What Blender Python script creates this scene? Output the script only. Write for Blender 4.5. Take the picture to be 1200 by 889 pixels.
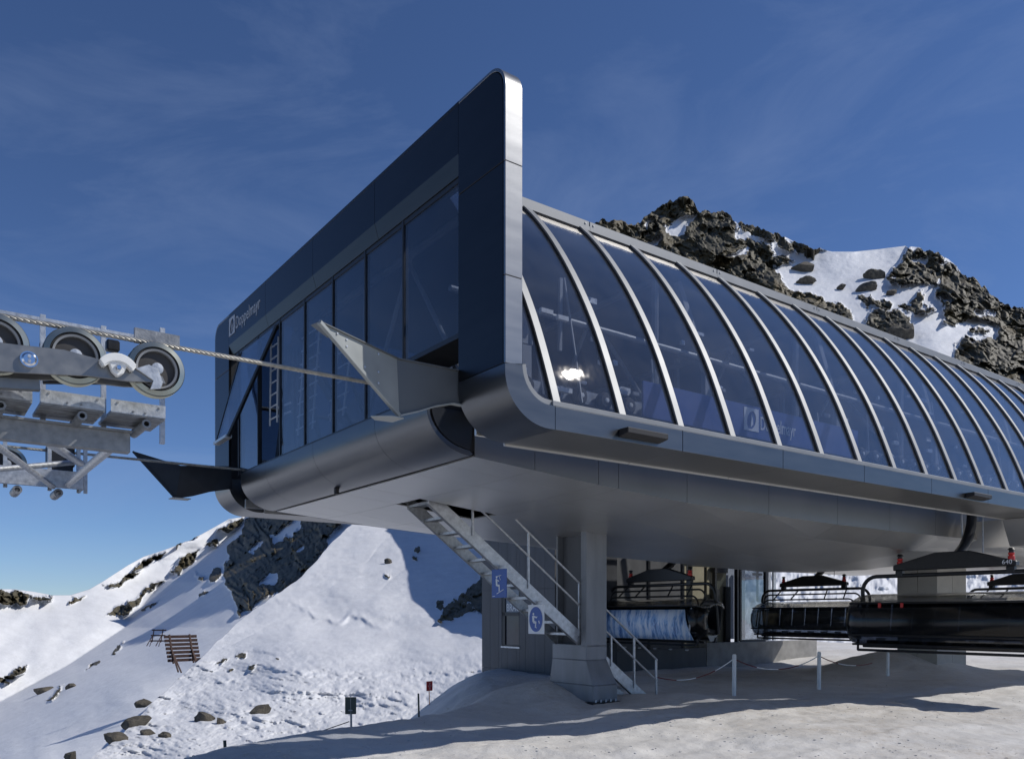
import bpy, bmesh, math, random
import numpy as np
from mathutils import Vector, Matrix
random.seed(7)
S = bpy.context.scene
COL = S.collection
for o in list(bpy.data.objects): bpy.data.objects.remove(o)

# ------------------------------------------------------------------ camera, light, sky, exposure
F, CX, CY = 967.0, 600.0, 719.0          # focal length and horizon of the photograph, in its pixels
cam = bpy.data.objects.new('camera', bpy.data.cameras.new('camera')); COL.objects.link(cam)
cam.location = (0, 0, 0); cam.rotation_euler = (math.radians(90), 0, 0)
cam.data.sensor_width = 36.0; cam.data.lens = 36.0*F/1200.0
cam.data.shift_y = (CY-444.5)/1200.0
cam.data.clip_start = 0.1; cam.data.clip_end = 8000
S.camera = cam

SUN_EL, SUN_AZ = math.radians(43.5), math.radians(5.5)      # azimuth measured from +X towards +Y
sun = bpy.data.objects.new('sun', bpy.data.lights.new('sun', 'SUN')); COL.objects.link(sun)
sd = Vector((math.cos(SUN_EL)*math.cos(SUN_AZ), math.cos(SUN_EL)*math.sin(SUN_AZ), math.sin(SUN_EL)))
sun.rotation_euler = sd.to_track_quat('Z', 'Y').to_euler()
sun.data.energy = 3.7; sun.data.angle = math.radians(0.5); sun.data.color = (1.0, 0.955, 0.89)

world = bpy.data.worlds.new('World'); S.world = world; world.use_nodes = True
wn, wl = world.node_tree.nodes, world.node_tree.links
bg = wn['Background']; bg.inputs['Strength'].default_value = 0.066
sky = wn.new('ShaderNodeTexSky'); sky.sky_type = 'NISHITA'; sky.sun_disc = False
sky.sun_elevation = SUN_EL; sky.sun_rotation = math.radians(90)-SUN_AZ
sky.altitude = 2300; sky.air_density = 1.0; sky.dust_density = 0.1; sky.ozone_density = 2.2
tc = wn.new('ShaderNodeTexCoord')
mp = wn.new('ShaderNodeMapping'); mp.inputs['Location'].default_value = (1.3, 0.4, 0.2); mp.inputs['Scale'].default_value = (1.3, 2.2, 4.6); mp.inputs['Rotation'].default_value = (0.25, 0.30, 0.2)
wl.new(tc.outputs['Generated'], mp.inputs['Vector'])
n1 = wn.new('ShaderNodeTexNoise'); n1.inputs['Scale'].default_value = 2.1; n1.inputs['Detail'].default_value = 9; n1.inputs['Roughness'].default_value = 0.62
n1.inputs['Distortion'].default_value = 0.7
wl.new(mp.outputs['Vector'], n1.inputs['Vector'])
cr = wn.new('ShaderNodeValToRGB'); cr.color_ramp.elements[0].position = 0.47; cr.color_ramp.elements[1].position = 0.86
cr.color_ramp.elements[1].color = (0.25, 0.25, 0.25, 1)
wl.new(n1.outputs['Fac'], cr.inputs['Fac'])
mxs = wn.new('ShaderNodeMix'); mxs.data_type = 'RGBA'
mxs.inputs['B'].default_value = (5.0, 6.4, 9.6, 1)
tint = wn.new('ShaderNodeMix'); tint.data_type = 'RGBA'; tint.blend_type = 'MULTIPLY'; tint.inputs['Factor'].default_value = 1
tint.inputs['B'].default_value = (0.93, 1.13, 1.48, 1)          # polarised, deep alpine blue
wl.new(sky.outputs['Color'], tint.inputs['A'])
wl.new(cr.outputs['Color'], mxs.inputs['Factor']); wl.new(tint.outputs['Result'], mxs.inputs['A'])
wl.new(mxs.outputs['Result'], bg.inputs['Color'])

S.view_settings.view_transform = 'Standard'; S.view_settings.look = 'None'
S.view_settings.exposure = 0.0; S.view_settings.gamma = 1.0; S.view_settings.use_curve_mapping = False

# ------------------------------------------------------------------ station frame of reference: u along the station, v across it, z up
PHI = math.atan2(967.0, 1320.0)
CU, SU = math.cos(PHI), math.sin(PHI)
P0 = (-0.0745, 9.0)
GZ = -1.85
def W(u, v, z): return Vector((P0[0]+u*CU-v*SU, P0[1]+u*SU+v*CU, z))
def at_v(x, y, v):
    """photo pixel -> (u, v, z) on the upright plane v"""
    r = (x-CX)/F
    u = (r*(P0[1]+v*CU) - P0[0] + v*SU)/(CU-r*SU)
    d = P0[1]+u*SU+v*CU
    return (u, v, (CY-y)/F*d)
def at_u(x, y, u):
    r = (x-CX)/F
    v = (P0[0]+u*CU - r*(P0[1]+u*SU))/(SU+r*CU)
    d = P0[1]+u*SU+v*CU
    return (u, v, (CY-y)/F*d)

# ------------------------------------------------------------------ numpy noise
def _h(ix, iy, iz, seed):
    n = (ix.astype(np.int64)*374761393 + iy.astype(np.int64)*668265263 + iz.astype(np.int64)*1440670441 + seed*974634533) & 0xffffffff
    n = ((n ^ (n >> 13))*1274126177) & 0xffffffff
    n = ((n ^ (n >> 16))*2246822519) & 0xffffffff
    return ((n ^ (n >> 15)) & 0xffffff)/float(0xffffff)
def vnoise(x, y, z=0.0, seed=0):
    x, y, z = np.broadcast_arrays(np.asarray(x, float), np.asarray(y, float), np.asarray(z, float))
    xi, yi, zi = np.floor(x), np.floor(y), np.floor(z)
    fx, fy, fz = x-xi, y-yi, z-zi
    fx = fx*fx*fx*(fx*(fx*6-15)+10); fy = fy*fy*fy*(fy*(fy*6-15)+10); fz = fz*fz*(3-2*fz)
    r = 0
    flat = not np.any(fz)
    for dz in ((0,) if flat else (0, 1)):
        wz = 1 if flat else (fz if dz else 1-fz)
        a = _h(xi, yi, zi+dz, seed)*(1-fx)+_h(xi+1, yi, zi+dz, seed)*fx
        b = _h(xi, yi+1, zi+dz, seed)*(1-fx)+_h(xi+1, yi+1, zi+dz, seed)*fx
        r = r+wz*(a*(1-fy)+b*fy)
    return r*2-1
def fbm(x, y, z=0.0, octv=5, seed=0, gain=0.5):
    a, s, f = 1.0, 0.0, 1.0
    for k in range(octv):
        s = s+a*vnoise(np.asarray(x)*f+k*17.3, np.asarray(y)*f-k*9.1, np.asarray(z)*f, seed+k); a *= gain; f *= 2.03
    return s
def ridged(x, y, z=0.0, octv=5, seed=0):
    a, s, f = 1.0, 0.0, 1.0
    for k in range(octv):
        s = s+a*(1-2*np.abs(vnoise(np.asarray(x)*f+k*7.7, np.asarray(y)*f+k*3.3, np.asarray(z)*f, seed+k))); a *= 0.52; f *= 2.07
    return s
def sstep(a, b, x):
    t = np.clip((x-a)/(b-a), 0, 1); return t*t*(3-2*t)

# ------------------------------------------------------------------ materials
def newmat(name):
    m = bpy.data.materials.new(name); m.use_nodes = True
    return m, m.node_tree.nodes, m.node_tree.links, m.node_tree.nodes['Principled BSDF']
def pm(name, col, metallic=0.0, rough=0.5, nscale=8.0, namt=0.25, bump=0.0, bscale=None, stretch=None, coat=0.0, rvar=0.12):
    m, n, l, b = newmat(name)
    t = n.new('ShaderNodeTexCoord'); src = t.outputs['Object']
    if stretch:
        q = n.new('ShaderNodeMapping'); q.inputs['Scale'].default_value = stretch
        l.new(src, q.inputs['Vector']); src = q.outputs['Vector']
    t1 = n.new('ShaderNodeTexNoise'); t1.inputs['Scale'].default_value = nscale; t1.inputs['Detail'].default_value = 6
    l.new(src, t1.inputs['Vector'])
    r = n.new('ShaderNodeValToRGB'); r.color_ramp.elements[0].position = 0.3; r.color_ramp.elements[1].position = 0.72
    r.color_ramp.elements[0].color = (*[c*(1-namt) for c in col], 1)
    r.color_ramp.elements[1].color = (*[min(1, c*(1+namt)) for c in col], 1)
    l.new(t1.outputs['Fac'], r.inputs['Fac']); l.new(r.outputs['Color'], b.inputs['Base Color'])
    b.inputs['Metallic'].default_value = metallic
    mr = n.new('ShaderNodeMapRange'); mr.inputs['To Min'].default_value = max(0.02, rough-rvar); mr.inputs['To Max'].default_value = min(1, rough+rvar)
    l.new(t1.outputs['Fac'], mr.inputs['Value']); l.new(mr.outputs['Result'], b.inputs['Roughness'])
    b.inputs['Coat Weight'].default_value = coat
    if bump:
        t2 = n.new('ShaderNodeTexNoise'); t2.inputs['Scale'].default_value = bscale or nscale*4; t2.inputs['Detail'].default_value = 5
        l.new(src, t2.inputs['Vector'])
        bp = n.new('ShaderNodeBump'); bp.inputs['Strength'].default_value = bump; bp.inputs['Distance'].default_value = 0.02
        l.new(t2.outputs['Fac'], bp.inputs['Height']); l.new(bp.outputs['Normal'], b.inputs['Normal'])
    return m
def glassmat(name, tint, base_refl, power=4.0, rough=0.0, refl_tint=(1, 1, 1), dust=0.012):
    m = bpy.data.materials.new(name); m.use_nodes = True
    n, l = m.node_tree.nodes, m.node_tree.links; n.clear()
    out = n.new('ShaderNodeOutputMaterial')
    tr = n.new('ShaderNodeBsdfTransparent'); tr.inputs['Color'].default_value = (*tint, 1)
    gl = n.new('ShaderNodeBsdfGlossy'); gl.inputs['Roughness'].default_value = rough; gl.inputs['Color'].default_value = (*refl_tint, 1)
    lw = n.new('ShaderNodeLayerWeight'); lw.inputs['Blend'].default_value = 0.5
    p = n.new('ShaderNodeMath'); p.operation = 'POWER'; p.inputs[1].default_value = power
    l.new(lw.outputs['Facing'], p.inputs[0])
    mr = n.new('ShaderNodeMapRange'); mr.inputs['To Min'].default_value = base_refl; mr.inputs['To Max'].default_value = 0.95
    l.new(p.outputs[0], mr.inputs['Value'])
    # faint unevenness of the sheet so reflections are not perfectly flat
    tcn = n.new('ShaderNodeTexCoord'); nz = n.new('ShaderNodeTexNoise'); nz.inputs['Scale'].default_value = 1.6; nz.inputs['Detail'].default_value = 3
    l.new(tcn.outputs['Object'], nz.inputs['Vector'])
    bp = n.new('ShaderNodeBump'); bp.inputs['Strength'].default_value = 0.10; bp.inputs['Distance'].default_value = 0.05
    l.new(nz.outputs['Fac'], bp.inputs['Height']); l.new(bp.outputs['Normal'], gl.inputs['Normal'])
    mx = n.new('ShaderNodeMixShader')
    l.new(mr.outputs['Result'], mx.inputs['Fac']); l.new(tr.outputs[0], mx.inputs[1]); l.new(gl.outputs[0], mx.inputs[2])
    df = n.new('ShaderNodeBsdfDiffuse'); df.inputs['Color'].default_value = (0.55, 0.56, 0.58, 1)
    dn = n.new('ShaderNodeTexNoise'); dn.inputs['Scale'].default_value = 2.6; dn.inputs['Detail'].default_value = 7; dn.inputs['Roughness'].default_value = 0.65
    l.new(tcn.outputs['Object'], dn.inputs['Vector'])
    dm = n.new('ShaderNodeMapRange'); dm.inputs['From Min'].default_value = 0.3; dm.inputs['From Max'].default_value = 0.8
    dm.inputs['To Min'].default_value = dust*0.4; dm.inputs['To Max'].default_value = dust*1.6
    l.new(dn.outputs['Fac'], dm.inputs['Value'])
    m2 = n.new('ShaderNodeMixShader'); l.new(dm.outputs['Result'], m2.inputs['Fac']); l.new(mx.outputs[0], m2.inputs[1]); l.new(df.outputs[0], m2.inputs[2])
    l.new(m2.outputs[0], out.inputs['Surface'])
    return m
M = {}
M['cladding_dark'] = pm('anthracite aluminium', (0.044, 0.046, 0.050), 1.0, 0.30, 1.4, 0.06, 0.03, 60, (1, 1, 6), rvar=0.04)
M['cladding'] = pm('brushed grey aluminium', (0.145, 0.152, 0.160), 1.0, 0.34, 1.4, 0.07, 0.03, 60, (1, 1, 6), rvar=0.05)
M['trim'] = pm('silver edge trim', (0.27, 0.275, 0.28), 1.0, 0.36, 1.4, 0.06, 0.03, 60, (1, 1, 6), rvar=0.05)
M['flank'] = pm('grey flank sheet', (0.21, 0.207, 0.20), 0.8, 0.38, 1.1, 0.07, rvar=0.06)
M['gap'] = pm('black joint', (0.01, 0.01, 0.012), 0.0, 0.8)
M['belly'] = pm('belly sheet metal', (0.58, 0.575, 0.555), 0.80, 0.38, 0.9, 0.06, 0.0, rvar=0.05)
M['rib'] = pm('bare aluminium', (0.23, 0.24, 0.25), 0.35, 0.55, 3, 0.08, rvar=0.06)
M['galv'] = pm('galvanised steel', (0.50, 0.52, 0.54), 0.75, 0.46, 14, 0.22, 0.15, 50)
M['galv_dark'] = pm('weathered galvanised steel', (0.28, 0.29, 0.30), 0.7, 0.5, 10, 0.25, 0.15, 50)
M['steel'] = pm('rolled grey steel', (0.25, 0.25, 0.245), 0.8, 0.42, 10, 0.12)
M['chrome'] = pm('polished steel', (0.75, 0.76, 0.78), 1.0, 0.14, 6, 0.06, rvar=0.04)
M['webgrey'] = pm('dark wheel disc', (0.045, 0.042, 0.04), 0.0, 0.6, 6, 0.25)
M['zinc'] = pm('yellow passivated zinc', (0.38, 0.39, 0.33), 0.95, 0.30, 3.0, 0.25, rvar=0.05)
M['rubber'] = pm('black rubber', (0.018, 0.018, 0.019), 0.0, 0.7, 20, 0.2)
M['black'] = pm('black powder coat', (0.016, 0.017, 0.019), 0.1, 0.42, 25, 0.25)
M['blackplastic'] = pm('black plastic', (0.010, 0.010, 0.012), 0.0, 0.6, 25, 0.25)
M['white'] = pm('white plastic', (0.78, 0.78, 0.75), 0.0, 0.42, 8, 0.06)
M['frame'] = pm('anthracite window frame', (0.025, 0.028, 0.033), 0.4, 0.4, 6, 0.15)
M['inside'] = pm('dark interior paint', (0.035, 0.04, 0.05), 0.0, 0.6, 3, 0.3)
M['deck'] = pm('interior deck steel', (0.10, 0.11, 0.13), 0.5, 0.5, 4, 0.3)
M['pillar'] = pm('painted grey steel', (0.20, 0.212, 0.228), 0.2, 0.5, 3.0, 0.24, 0.10, 40, (1, 1, 0.22))
M['concrete'] = pm('concrete', (0.30, 0.295, 0.285), 0.0, 0.85, 2.4, 0.22, 0.25, 22)
M['lightpanel'] = pm('beige fibre cement', (0.40, 0.385, 0.345), 0.0, 0.75, 2.2, 0.10, 0.1, 30)
M['darkwall'] = pm('dark grey boarding', (0.085, 0.09, 0.098), 0.0, 0.62, 3, 0.22, 0.15, 30, (1, 1, 0.25))
M['blueboard'] = pm('blue banner', (0.03, 0.07, 0.26), 0.0, 0.5, 2, 0.12)
M['logogrey'] = pm('pale grey vinyl', (0.36, 0.38, 0.41), 0.0, 0.5, 5, 0.05)
M['signblue'] = pm('sign blue', (0.025, 0.085, 0.34), 0.0, 0.4, 5, 0.08)
M['signwhite'] = pm('sign white', (0.72, 0.74, 0.76), 0.0, 0.4, 5, 0.05)
M['red'] = pm('red plastic', (0.55, 0.03, 0.025), 0.0, 0.45, 6, 0.12)
M['dullred'] = pm('faded red plastic', (0.16, 0.03, 0.03), 0, 0.6, 6, 0.2)
M['orange'] = pm('orange marker', (0.62, 0.22, 0.06), 0.0, 0.5, 6, 0.12)
M['rust'] = pm('rusty red steel', (0.06, 0.032, 0.025), 0.25, 0.7, 5, 0.4, 0.3, 20)
M['rope'] = pm('galvanised wire rope', (0.46, 0.44, 0.39), 0.7, 0.42, 18, 0.25)
M['fin_shaded'] = pm('fin grey shaded', (0.12, 0.13, 0.135), 0.15, 0.46, 3, 0.08)  # fin grey darkened: the web's weaker sun is put into the colour
M['fin_lit'] = pm('fin grey sunlit', (0.33, 0.35, 0.34), 0.15, 0.44, 3, 0.08)  # same fin grey lightened: the flare's stronger sun is painted in
M['signback'] = pm('dark sign back', (0.05, 0.065, 0.055), 0.2, 0.5, 6, 0.2)
M['yellow'] = pm('ivory interior', (0.30, 0.28, 0.20), 0.0, 0.7, 2, 0.12)
M['glass_dome'] = glassmat('dome glazing', (0.80, 0.82, 0.86), 0.05, 3.4, refl_tint=(1.0, 0.96, 0.92), dust=0.022, rough=0.012)
M['glass_front'] = glassmat('front glazing', (0.62, 0.66, 0.72), 0.03, 3.8, refl_tint=(0.95, 0.95, 0.95), dust=0.009)
M['glass_tint'] = glassmat('dark tinted glazing', (0.26, 0.29, 0.34), 0.06, 3.6)
M['glass_hut'] = glassmat('hut glazing', (0.5, 0.55, 0.6), 0.12, 4)
M['glass_far'] = pm('dark far glazing', (0.03, 0.04, 0.06), 0.0, 0.15, 2, 0.2)
M['bubble'] = glassmat('smoked bubble', (0.76, 0.75, 0.72), 0.04, 4.5, 0.03, dust=0.006)
M['bubble_mid'] = glassmat('grey bubble skirt', (0.32, 0.36, 0.42), 0.06, 3.4, 0.12, dust=0.05)
M['bubble_dark'] = glassmat('dark bubble skirt', (0.16, 0.18, 0.22), 0.03, 3.6, 0.16, dust=0.006)

def print_mat():
    m, n, l, b = newmat('bubble print of snow and sky')
    t = n.new('ShaderNodeTexCoord'); q = n.new('ShaderNodeMapping'); q.inputs['Scale'].default_value = (1, 5, 1.3)
    l.new(t.outputs['Object'], q.inputs['Vector'])
    z = n.new('ShaderNodeTexNoise'); z.inputs['Scale'].default_value = 1.6; z.inputs['Detail'].default_value = 7; z.inputs['Roughness'].default_value = 0.68
    l.new(q.outputs['Vector'], z.inputs['Vector'])
    r = n.new('ShaderNodeValToRGB'); e = r.color_ramp.elements
    e[0].position = 0.34; e[0].color = (0.03, 0.09, 0.30, 1); e[1].position = 0.56; e[1].color = (0.72, 0.80, 0.92, 1)
    k = r.color_ramp.elements.new(0.45); k.color = (0.28, 0.47, 0.76, 1)
    l.new(z.outputs['Fac'], r.inputs['Fac']); l.new(r.outputs['Color'], b.inputs['Base Color']); b.inputs['Roughness'].default_value = 0.3
    return m
M['print'] = print_mat()

def snow_rock_mat(name, rockmix=True, dirt=0.0, bscale=1.0, alb=(0.74, 0.755, 0.78), var=0.05):
    m, n, l, b = newmat(name)
    t = n.new('ShaderNodeTexCoord'); P = t.outputs['Object']
    def noise(sc, det=6, rg=0.55, vec=P):
        q = n.new('ShaderNodeTexNoise'); q.inputs['Scale'].default_value = sc; q.inputs['Detail'].default_value = det; q.inputs['Roughness'].default_value = rg
        l.new(vec, q.inputs['Vector']); return q.outputs['Fac']
    def math_(op, a, c, clamp=False):
        q = n.new('ShaderNodeMath'); q.operation = op; q.use_clamp = clamp
        for i, v in enumerate((a, c)):
            if isinstance(v, (int, float)): q.inputs[i].default_value = v
            else: l.new(v, q.inputs[i])
        return q.outputs[0]
    def ramp(v, stops):
        q = n.new('ShaderNodeValToRGB'); e = q.color_ramp.elements
        while len(e) < len(stops): e.new(0.5)
        for i, (p, c) in enumerate(stops): e[i].position = p; e[i].color = (*c, 1)
        l.new(v, q.inputs['Fac']); return q.outputs['Color']
    def mix(f, a, c):
        q = n.new('ShaderNodeMix'); q.data_type = 'RGBA'
        l.new(f, q.inputs['Factor'])
        for k, v in (('A', a), ('B', c)):
            if isinstance(v, tuple): q.inputs[k].default_value = (*v, 1)
            else: l.new(v, q.inputs[k])
        return q.outputs['Result']
    snow = ramp(noise(0.35*bscale, 5), [(0.3, tuple(c*(1-var) for c in alb)), (0.7, tuple(c*(1+var) for c in alb))])
    if dirt:
        q = n.new('ShaderNodeMapping'); q.inputs['Scale'].default_value = (0.55, 1.0, 1.0); l.new(P, q.inputs['Vector'])
        dn = noise(0.42, 8, 0.68, q.outputs['Vector'])
        df = ramp(dn, [(0.43, (0, 0, 0)), (0.66, (dirt, dirt, dirt))])
        g2 = ramp(noise(9.0, 4, 0.7), [(0.45, (0.25, 0.25, 0.25)), (0.75, (1, 1, 1))])
        ff = n.new('ShaderNodeMix'); ff.data_type = 'RGBA'; ff.blend_type = 'MULTIPLY'; ff.inputs['Factor'].default_value = 1
        l.new(df, ff.inputs['A']); l.new(g2, ff.inputs['B'])
        snow = mix(ff.outputs['Result'], snow, (0.38, 0.31, 0.22))
        sp = ramp(noise(26.0, 2, 0.5), [(0.66, (0, 0, 0)), (0.71, (0.55, 0.55, 0.55))])
        sm = ramp(noise(0.8, 5, 0.6), [(0.45, (0, 0, 0)), (0.62, (1, 1, 1))])
        fs = n.new('ShaderNodeMix'); fs.data_type = 'RGBA'; fs.blend_type = 'MULTIPLY'; fs.inputs['Factor'].default_value = 1
        l.new(sp, fs.inputs['A']); l.new(sm, fs.inputs['B'])
        snow = mix(fs.outputs['Result'], snow, (0.20, 0.17, 0.13))
    bp1 = n.new('ShaderNodeBump'); bp1.inputs['Strength'].default_value = 0.55; bp1.inputs['Distance'].default_value = 0.12/bscale
    hs = math_('ADD', noise(1.5*bscale, 8, 0.6), math_('MULTIPLY', noise(9*bscale, 5, 0.65), 0.25))
    if rockmix:
        a = n.new('ShaderNodeAttribute'); a.attribute_name = 'rock'
        fz = math_('ADD', a.outputs['Fac'], math_('MULTIPLY', math_('SUBTRACT', noise(0.55*bscale, 7, 0.7), 0.5), 0.7))
        geo = n.new('ShaderNodeNewGeometry'); sx = n.new('ShaderNodeSeparateXYZ'); l.new(geo.outputs['Normal'], sx.inputs[0])
        up = math_('MULTIPLY', math_('SUBTRACT', sx.outputs['Z'], 0.80, True), 2.6)     # snow lies on ledges
        fz = math_('SUBTRACT', fz, math_('MULTIPLY', up, math_('MULTIPLY', noise(0.25*bscale, 4), 1.3)))
        f = n.new('ShaderNodeMapRange'); f.inputs['From Min'].default_value = 0.46; f.inputs['From Max'].default_value = 0.54; l.new(fz, f.inputs['Value'])
        rk = ramp(noise(0.9*bscale, 9, 0.72), [(0.28, (0.030, 0.027, 0.018)), (0.5, (0.085, 0.076, 0.050)), (0.74, (0.175, 0.156, 0.105))])
        li = ramp(noise(0.16*bscale, 4, 0.6), [(0.52, (0, 0, 0)), (0.70, (0.55, 0.55, 0.55))])
        rk = mix(li, rk, (0.16, 0.115, 0.045))
        col = mix(f.outputs['Result'], snow, rk)
        l.new(col, b.inputs['Base Color'])
        hr = math_('MULTIPLY', noise(1.6*bscale, 9, 0.62), 1.5)
        hm = n.new('ShaderNodeMix'); hm.data_type = 'FLOAT'
        l.new(f.outputs['Result'], hm.inputs['Factor']); l.new(hs, hm.inputs['A']); l.new(hr, hm.inputs['B'])
        l.new(hm.outputs['Result'], bp1.inputs['Height'])
    else:
        l.new(snow, b.inputs['Base Color']); l.new(hs, bp1.inputs['Height'])
    l.new(bp1.outputs['Normal'], b.inputs['Normal'])
    b.inputs['Roughness'].default_value = 0.62; b.inputs['Specular IOR Level'].default_value = 0.25
    return m
M['snow_ground'] = snow_rock_mat('trampled spring snow', False, dirt=0.85, bscale=2.4, alb=(0.60, 0.59, 0.57), var=0.13)
M['mountain'] = snow_rock_mat('mountain snow and rock', True, bscale=0.55, alb=(0.70, 0.715, 0.74))
M['slope'] = snow_rock_mat('near slope snow and rock', True, bscale=1.6, alb=(0.62, 0.635, 0.665))
M['valley'] = snow_rock_mat('valley snow', False, bscale=0.1)
def rock_mat():
    m, n, l, b = newmat('boulder stone')
    t = n.new('ShaderNodeTexCoord')
    q = n.new('ShaderNodeTexNoise'); q.inputs['Scale'].default_value = 1.7; q.inputs['Detail'].default_value = 9; q.inputs['Roughness'].default_value = 0.7
    l.new(t.outputs['Object'], q.inputs['Vector'])
    r = n.new('ShaderNodeValToRGB'); e = r.color_ramp.elements
    e[0].position = 0.3; e[0].color = (0.028, 0.025, 0.02, 1); e[1].position = 0.72; e[1].color = (0.15, 0.132, 0.10, 1)
    l.new(q.outputs['Fac'], r.inputs['Fac']); l.new(r.outputs['Color'], b.inputs['Base Color']); b.inputs['Roughness'].default_value = 0.85
    bp = n.new('ShaderNodeBump'); bp.inputs['Strength'].default_value = 0.8; bp.inputs['Distance'].default_value = 0.25
    l.new(q.outputs['Fac'], bp.inputs['Height']); l.new(bp.outputs['Normal'], b.inputs['Normal'])
    return m
M['rock'] = rock_mat()

# ------------------------------------------------------------------ object helpers
def link(o, parent=None):
    COL.objects.link(o)
    if parent: o.parent = parent
    return o
def tag(o, label=None, cat=None, group=None, kind=None):
    if label: o['label'] = label
    if cat: o['category'] = cat
    if group: o['group'] = group
    if kind: o['kind'] = kind
    return o
class Root:
    """An Empty at a thing's base; parts are given in station coordinates."""
    def __init__(s, name, label, cat, at, group=None, rot=0.0):
        s.at = Vector(at)
        s.o = bpy.data.objects.new(name, None); s.o.empty_display_size = 0.3
        s.o.location = W(*at); s.o.rotation_euler = (0, 0, PHI+rot)
        COL.objects.link(s.o); tag(s.o, label, cat, group)
class MB:
    def __init__(s): s.v = []; s.f = []
    def add(s, vs, fs):
        k = len(s.v); s.v += [tuple(p) for p in vs]; s.f += [tuple(i+k for i in f) for f in fs]; return s
    def box(s, a, b):
        x0, y0, z0 = (min(a[i], b[i]) for i in range(3)); x1, y1, z1 = (max(a[i], b[i]) for i in range(3))
        return s.add([(x0, y0, z0), (x1, y0, z0), (x1, y1, z0), (x0, y1, z0), (x0, y0, z1), (x1, y0, z1), (x1, y1, z1), (x0, y1, z1)],
                     [(0, 3, 2, 1), (4, 5, 6, 7), (0, 1, 5, 4), (1, 2, 6, 5), (2, 3, 7, 6), (3, 0, 4, 7)])
    def bar(s, a, b, w, h, up=(0, 0, 1)):
        """rectangular bar from a to b, w across, h along up"""
        a, b = Vector(a), Vector(b); d = (b-a).normalized(); up = Vector(up)
        side = d.cross(up)
        if side.length < 1e-4: side = d.cross(Vector((1, 0, 0)))
        side.normalize(); u = side.cross(d).normalized()
        vs = []
        for p in (a, b):
            for i, j in ((-1, -1), (1, -1), (1, 1), (-1, 1)): vs.append(p+side*(i*w/2)+u*(j*h/2))
        return s.add(vs, [(3, 2, 1, 0), (4, 5, 6, 7), (0, 1, 5, 4), (1, 2, 6, 5), (2, 3, 7, 6), (3, 0, 4, 7)])
    def tube(s, path, r, n=10, cap=True):
        path = [Vector(p) for p in path]; k = len(path); rr = r if isinstance(r, (list, tuple)) else [r]*k
        t0 = (path[1]-path[0]).normalized()
        nrm = t0.cross(Vector((0, 0, 1)))
        if nrm.length < 1e-3: nrm = t0.cross(Vector((1, 0, 0)))
        nrm.normalize(); vs = []
        for i in range(k):
            t = (path[min(i+1, k-1)]-path[max(i-1, 0)]).normalized()
            nrm = (nrm-t*nrm.dot(t)).normalized(); bn = t.cross(nrm)
            for j in range(n):
                a = 2*math.pi*j/n; vs.append(path[i]+(nrm*math.cos(a)+bn*math.sin(a))*rr[i])
        fs = [(i*n+j, i*n+(j+1) % n, (i+1)*n+(j+1) % n, (i+1)*n+j) for i in range(k-1) for j in range(n)]
        if cap: fs += [tuple(reversed(range(n))), tuple((k-1)*n+j for j in range(n))]
        return s.add(vs, fs)
    def prism(s, poly, fn, a, b):
        """poly: list of 2d points; fn(p, q, t) -> 3d point; extruded from t=a to t=b"""
        k = len(poly)
        vs = [fn(p[0], p[1], a) for p in poly]+[fn(p[0], p[1], b) for p in poly]
        fs = [tuple(reversed(range(k))), tuple(range(k, 2*k))]+[(i, (i+1) % k, k+(i+1) % k, k+i) for i in range(k)]
        return s.add(vs, fs)
    def revolve(s, prof, c, axis='y', n=36):
        """prof: (radius, offset along axis) pairs"""
        k = len(prof); vs = []
        for j in range(n):
            a = 2*math.pi*j/n
            for r, h in prof:
                p = {'y': (r*math.cos(a), h, r*math.sin(a)), 'z': (r*math.cos(a), r*math.sin(a), h), 'x': (h, r*math.cos(a), r*math.sin(a))}[axis]
                vs.append((c[0]+p[0], c[1]+p[1], c[2]+p[2]))
        fs = [(j*k+i, ((j+1) % n)*k+i, ((j+1) % n)*k+i+1, j*k+i+1) for j in range(n) for i in range(k-1)]
        closed = prof[0] == prof[-1]
        if prof[0][0] > 1e-6 and not closed: fs.append(tuple(j*k for j in range(n)))
        if prof[-1][0] > 1e-6 and not closed: fs.append(tuple(j*k+k-1 for j in reversed(range(n))))
        return s.add(vs, fs)
    def build(s, name, mat, parent=None, bevel=0.0, smooth=35, seg=1):
        me = bpy.data.meshes.new(name)
        at = Vector((0, 0, 0)); po = None
        if isinstance(parent, Root): at = parent.at; po = parent.o
        elif parent is not None:
            po = parent; at = Vector(parent['_at']) if '_at' in parent else at
        me.from_pydata([tuple(Vector(p)-at) for p in s.v], [], s.f)
        bm = bmesh.new(); bm.from_mesh(me)
        bmesh.ops.remove_doubles(bm, verts=bm.verts, dist=1e-6)
        bmesh.ops.recalc_face_normals(bm, faces=bm.faces)
        if bevel:
            es = [e for e in bm.edges if e.is_manifold and e.calc_face_angle(0) > 0.5]
            bmesh.ops.bevel(bm, geom=es, offset=bevel, segments=seg, affect='EDGES', clamp_overlap=True)
        bm.to_mesh(me); bm.free()
        me.materials.append(mat if not isinstance(mat, str) else M[mat])
        if smooth:
            me.polygons.foreach_set('use_smooth', [True]*len(me.polygons)); me.set_sharp_from_angle(angle=math.radians(smooth))
        o = bpy.data.objects.new(name, me); link(o, po)
        if po is not None: OFF[o.name] = at
        return o
OFF = {}
def sub(mb, name, mat, part, root, **k):
    """a sub-part: coordinates as for the root"""
    o = mb.build(name, mat, root, **k); o.parent = part; return o
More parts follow.
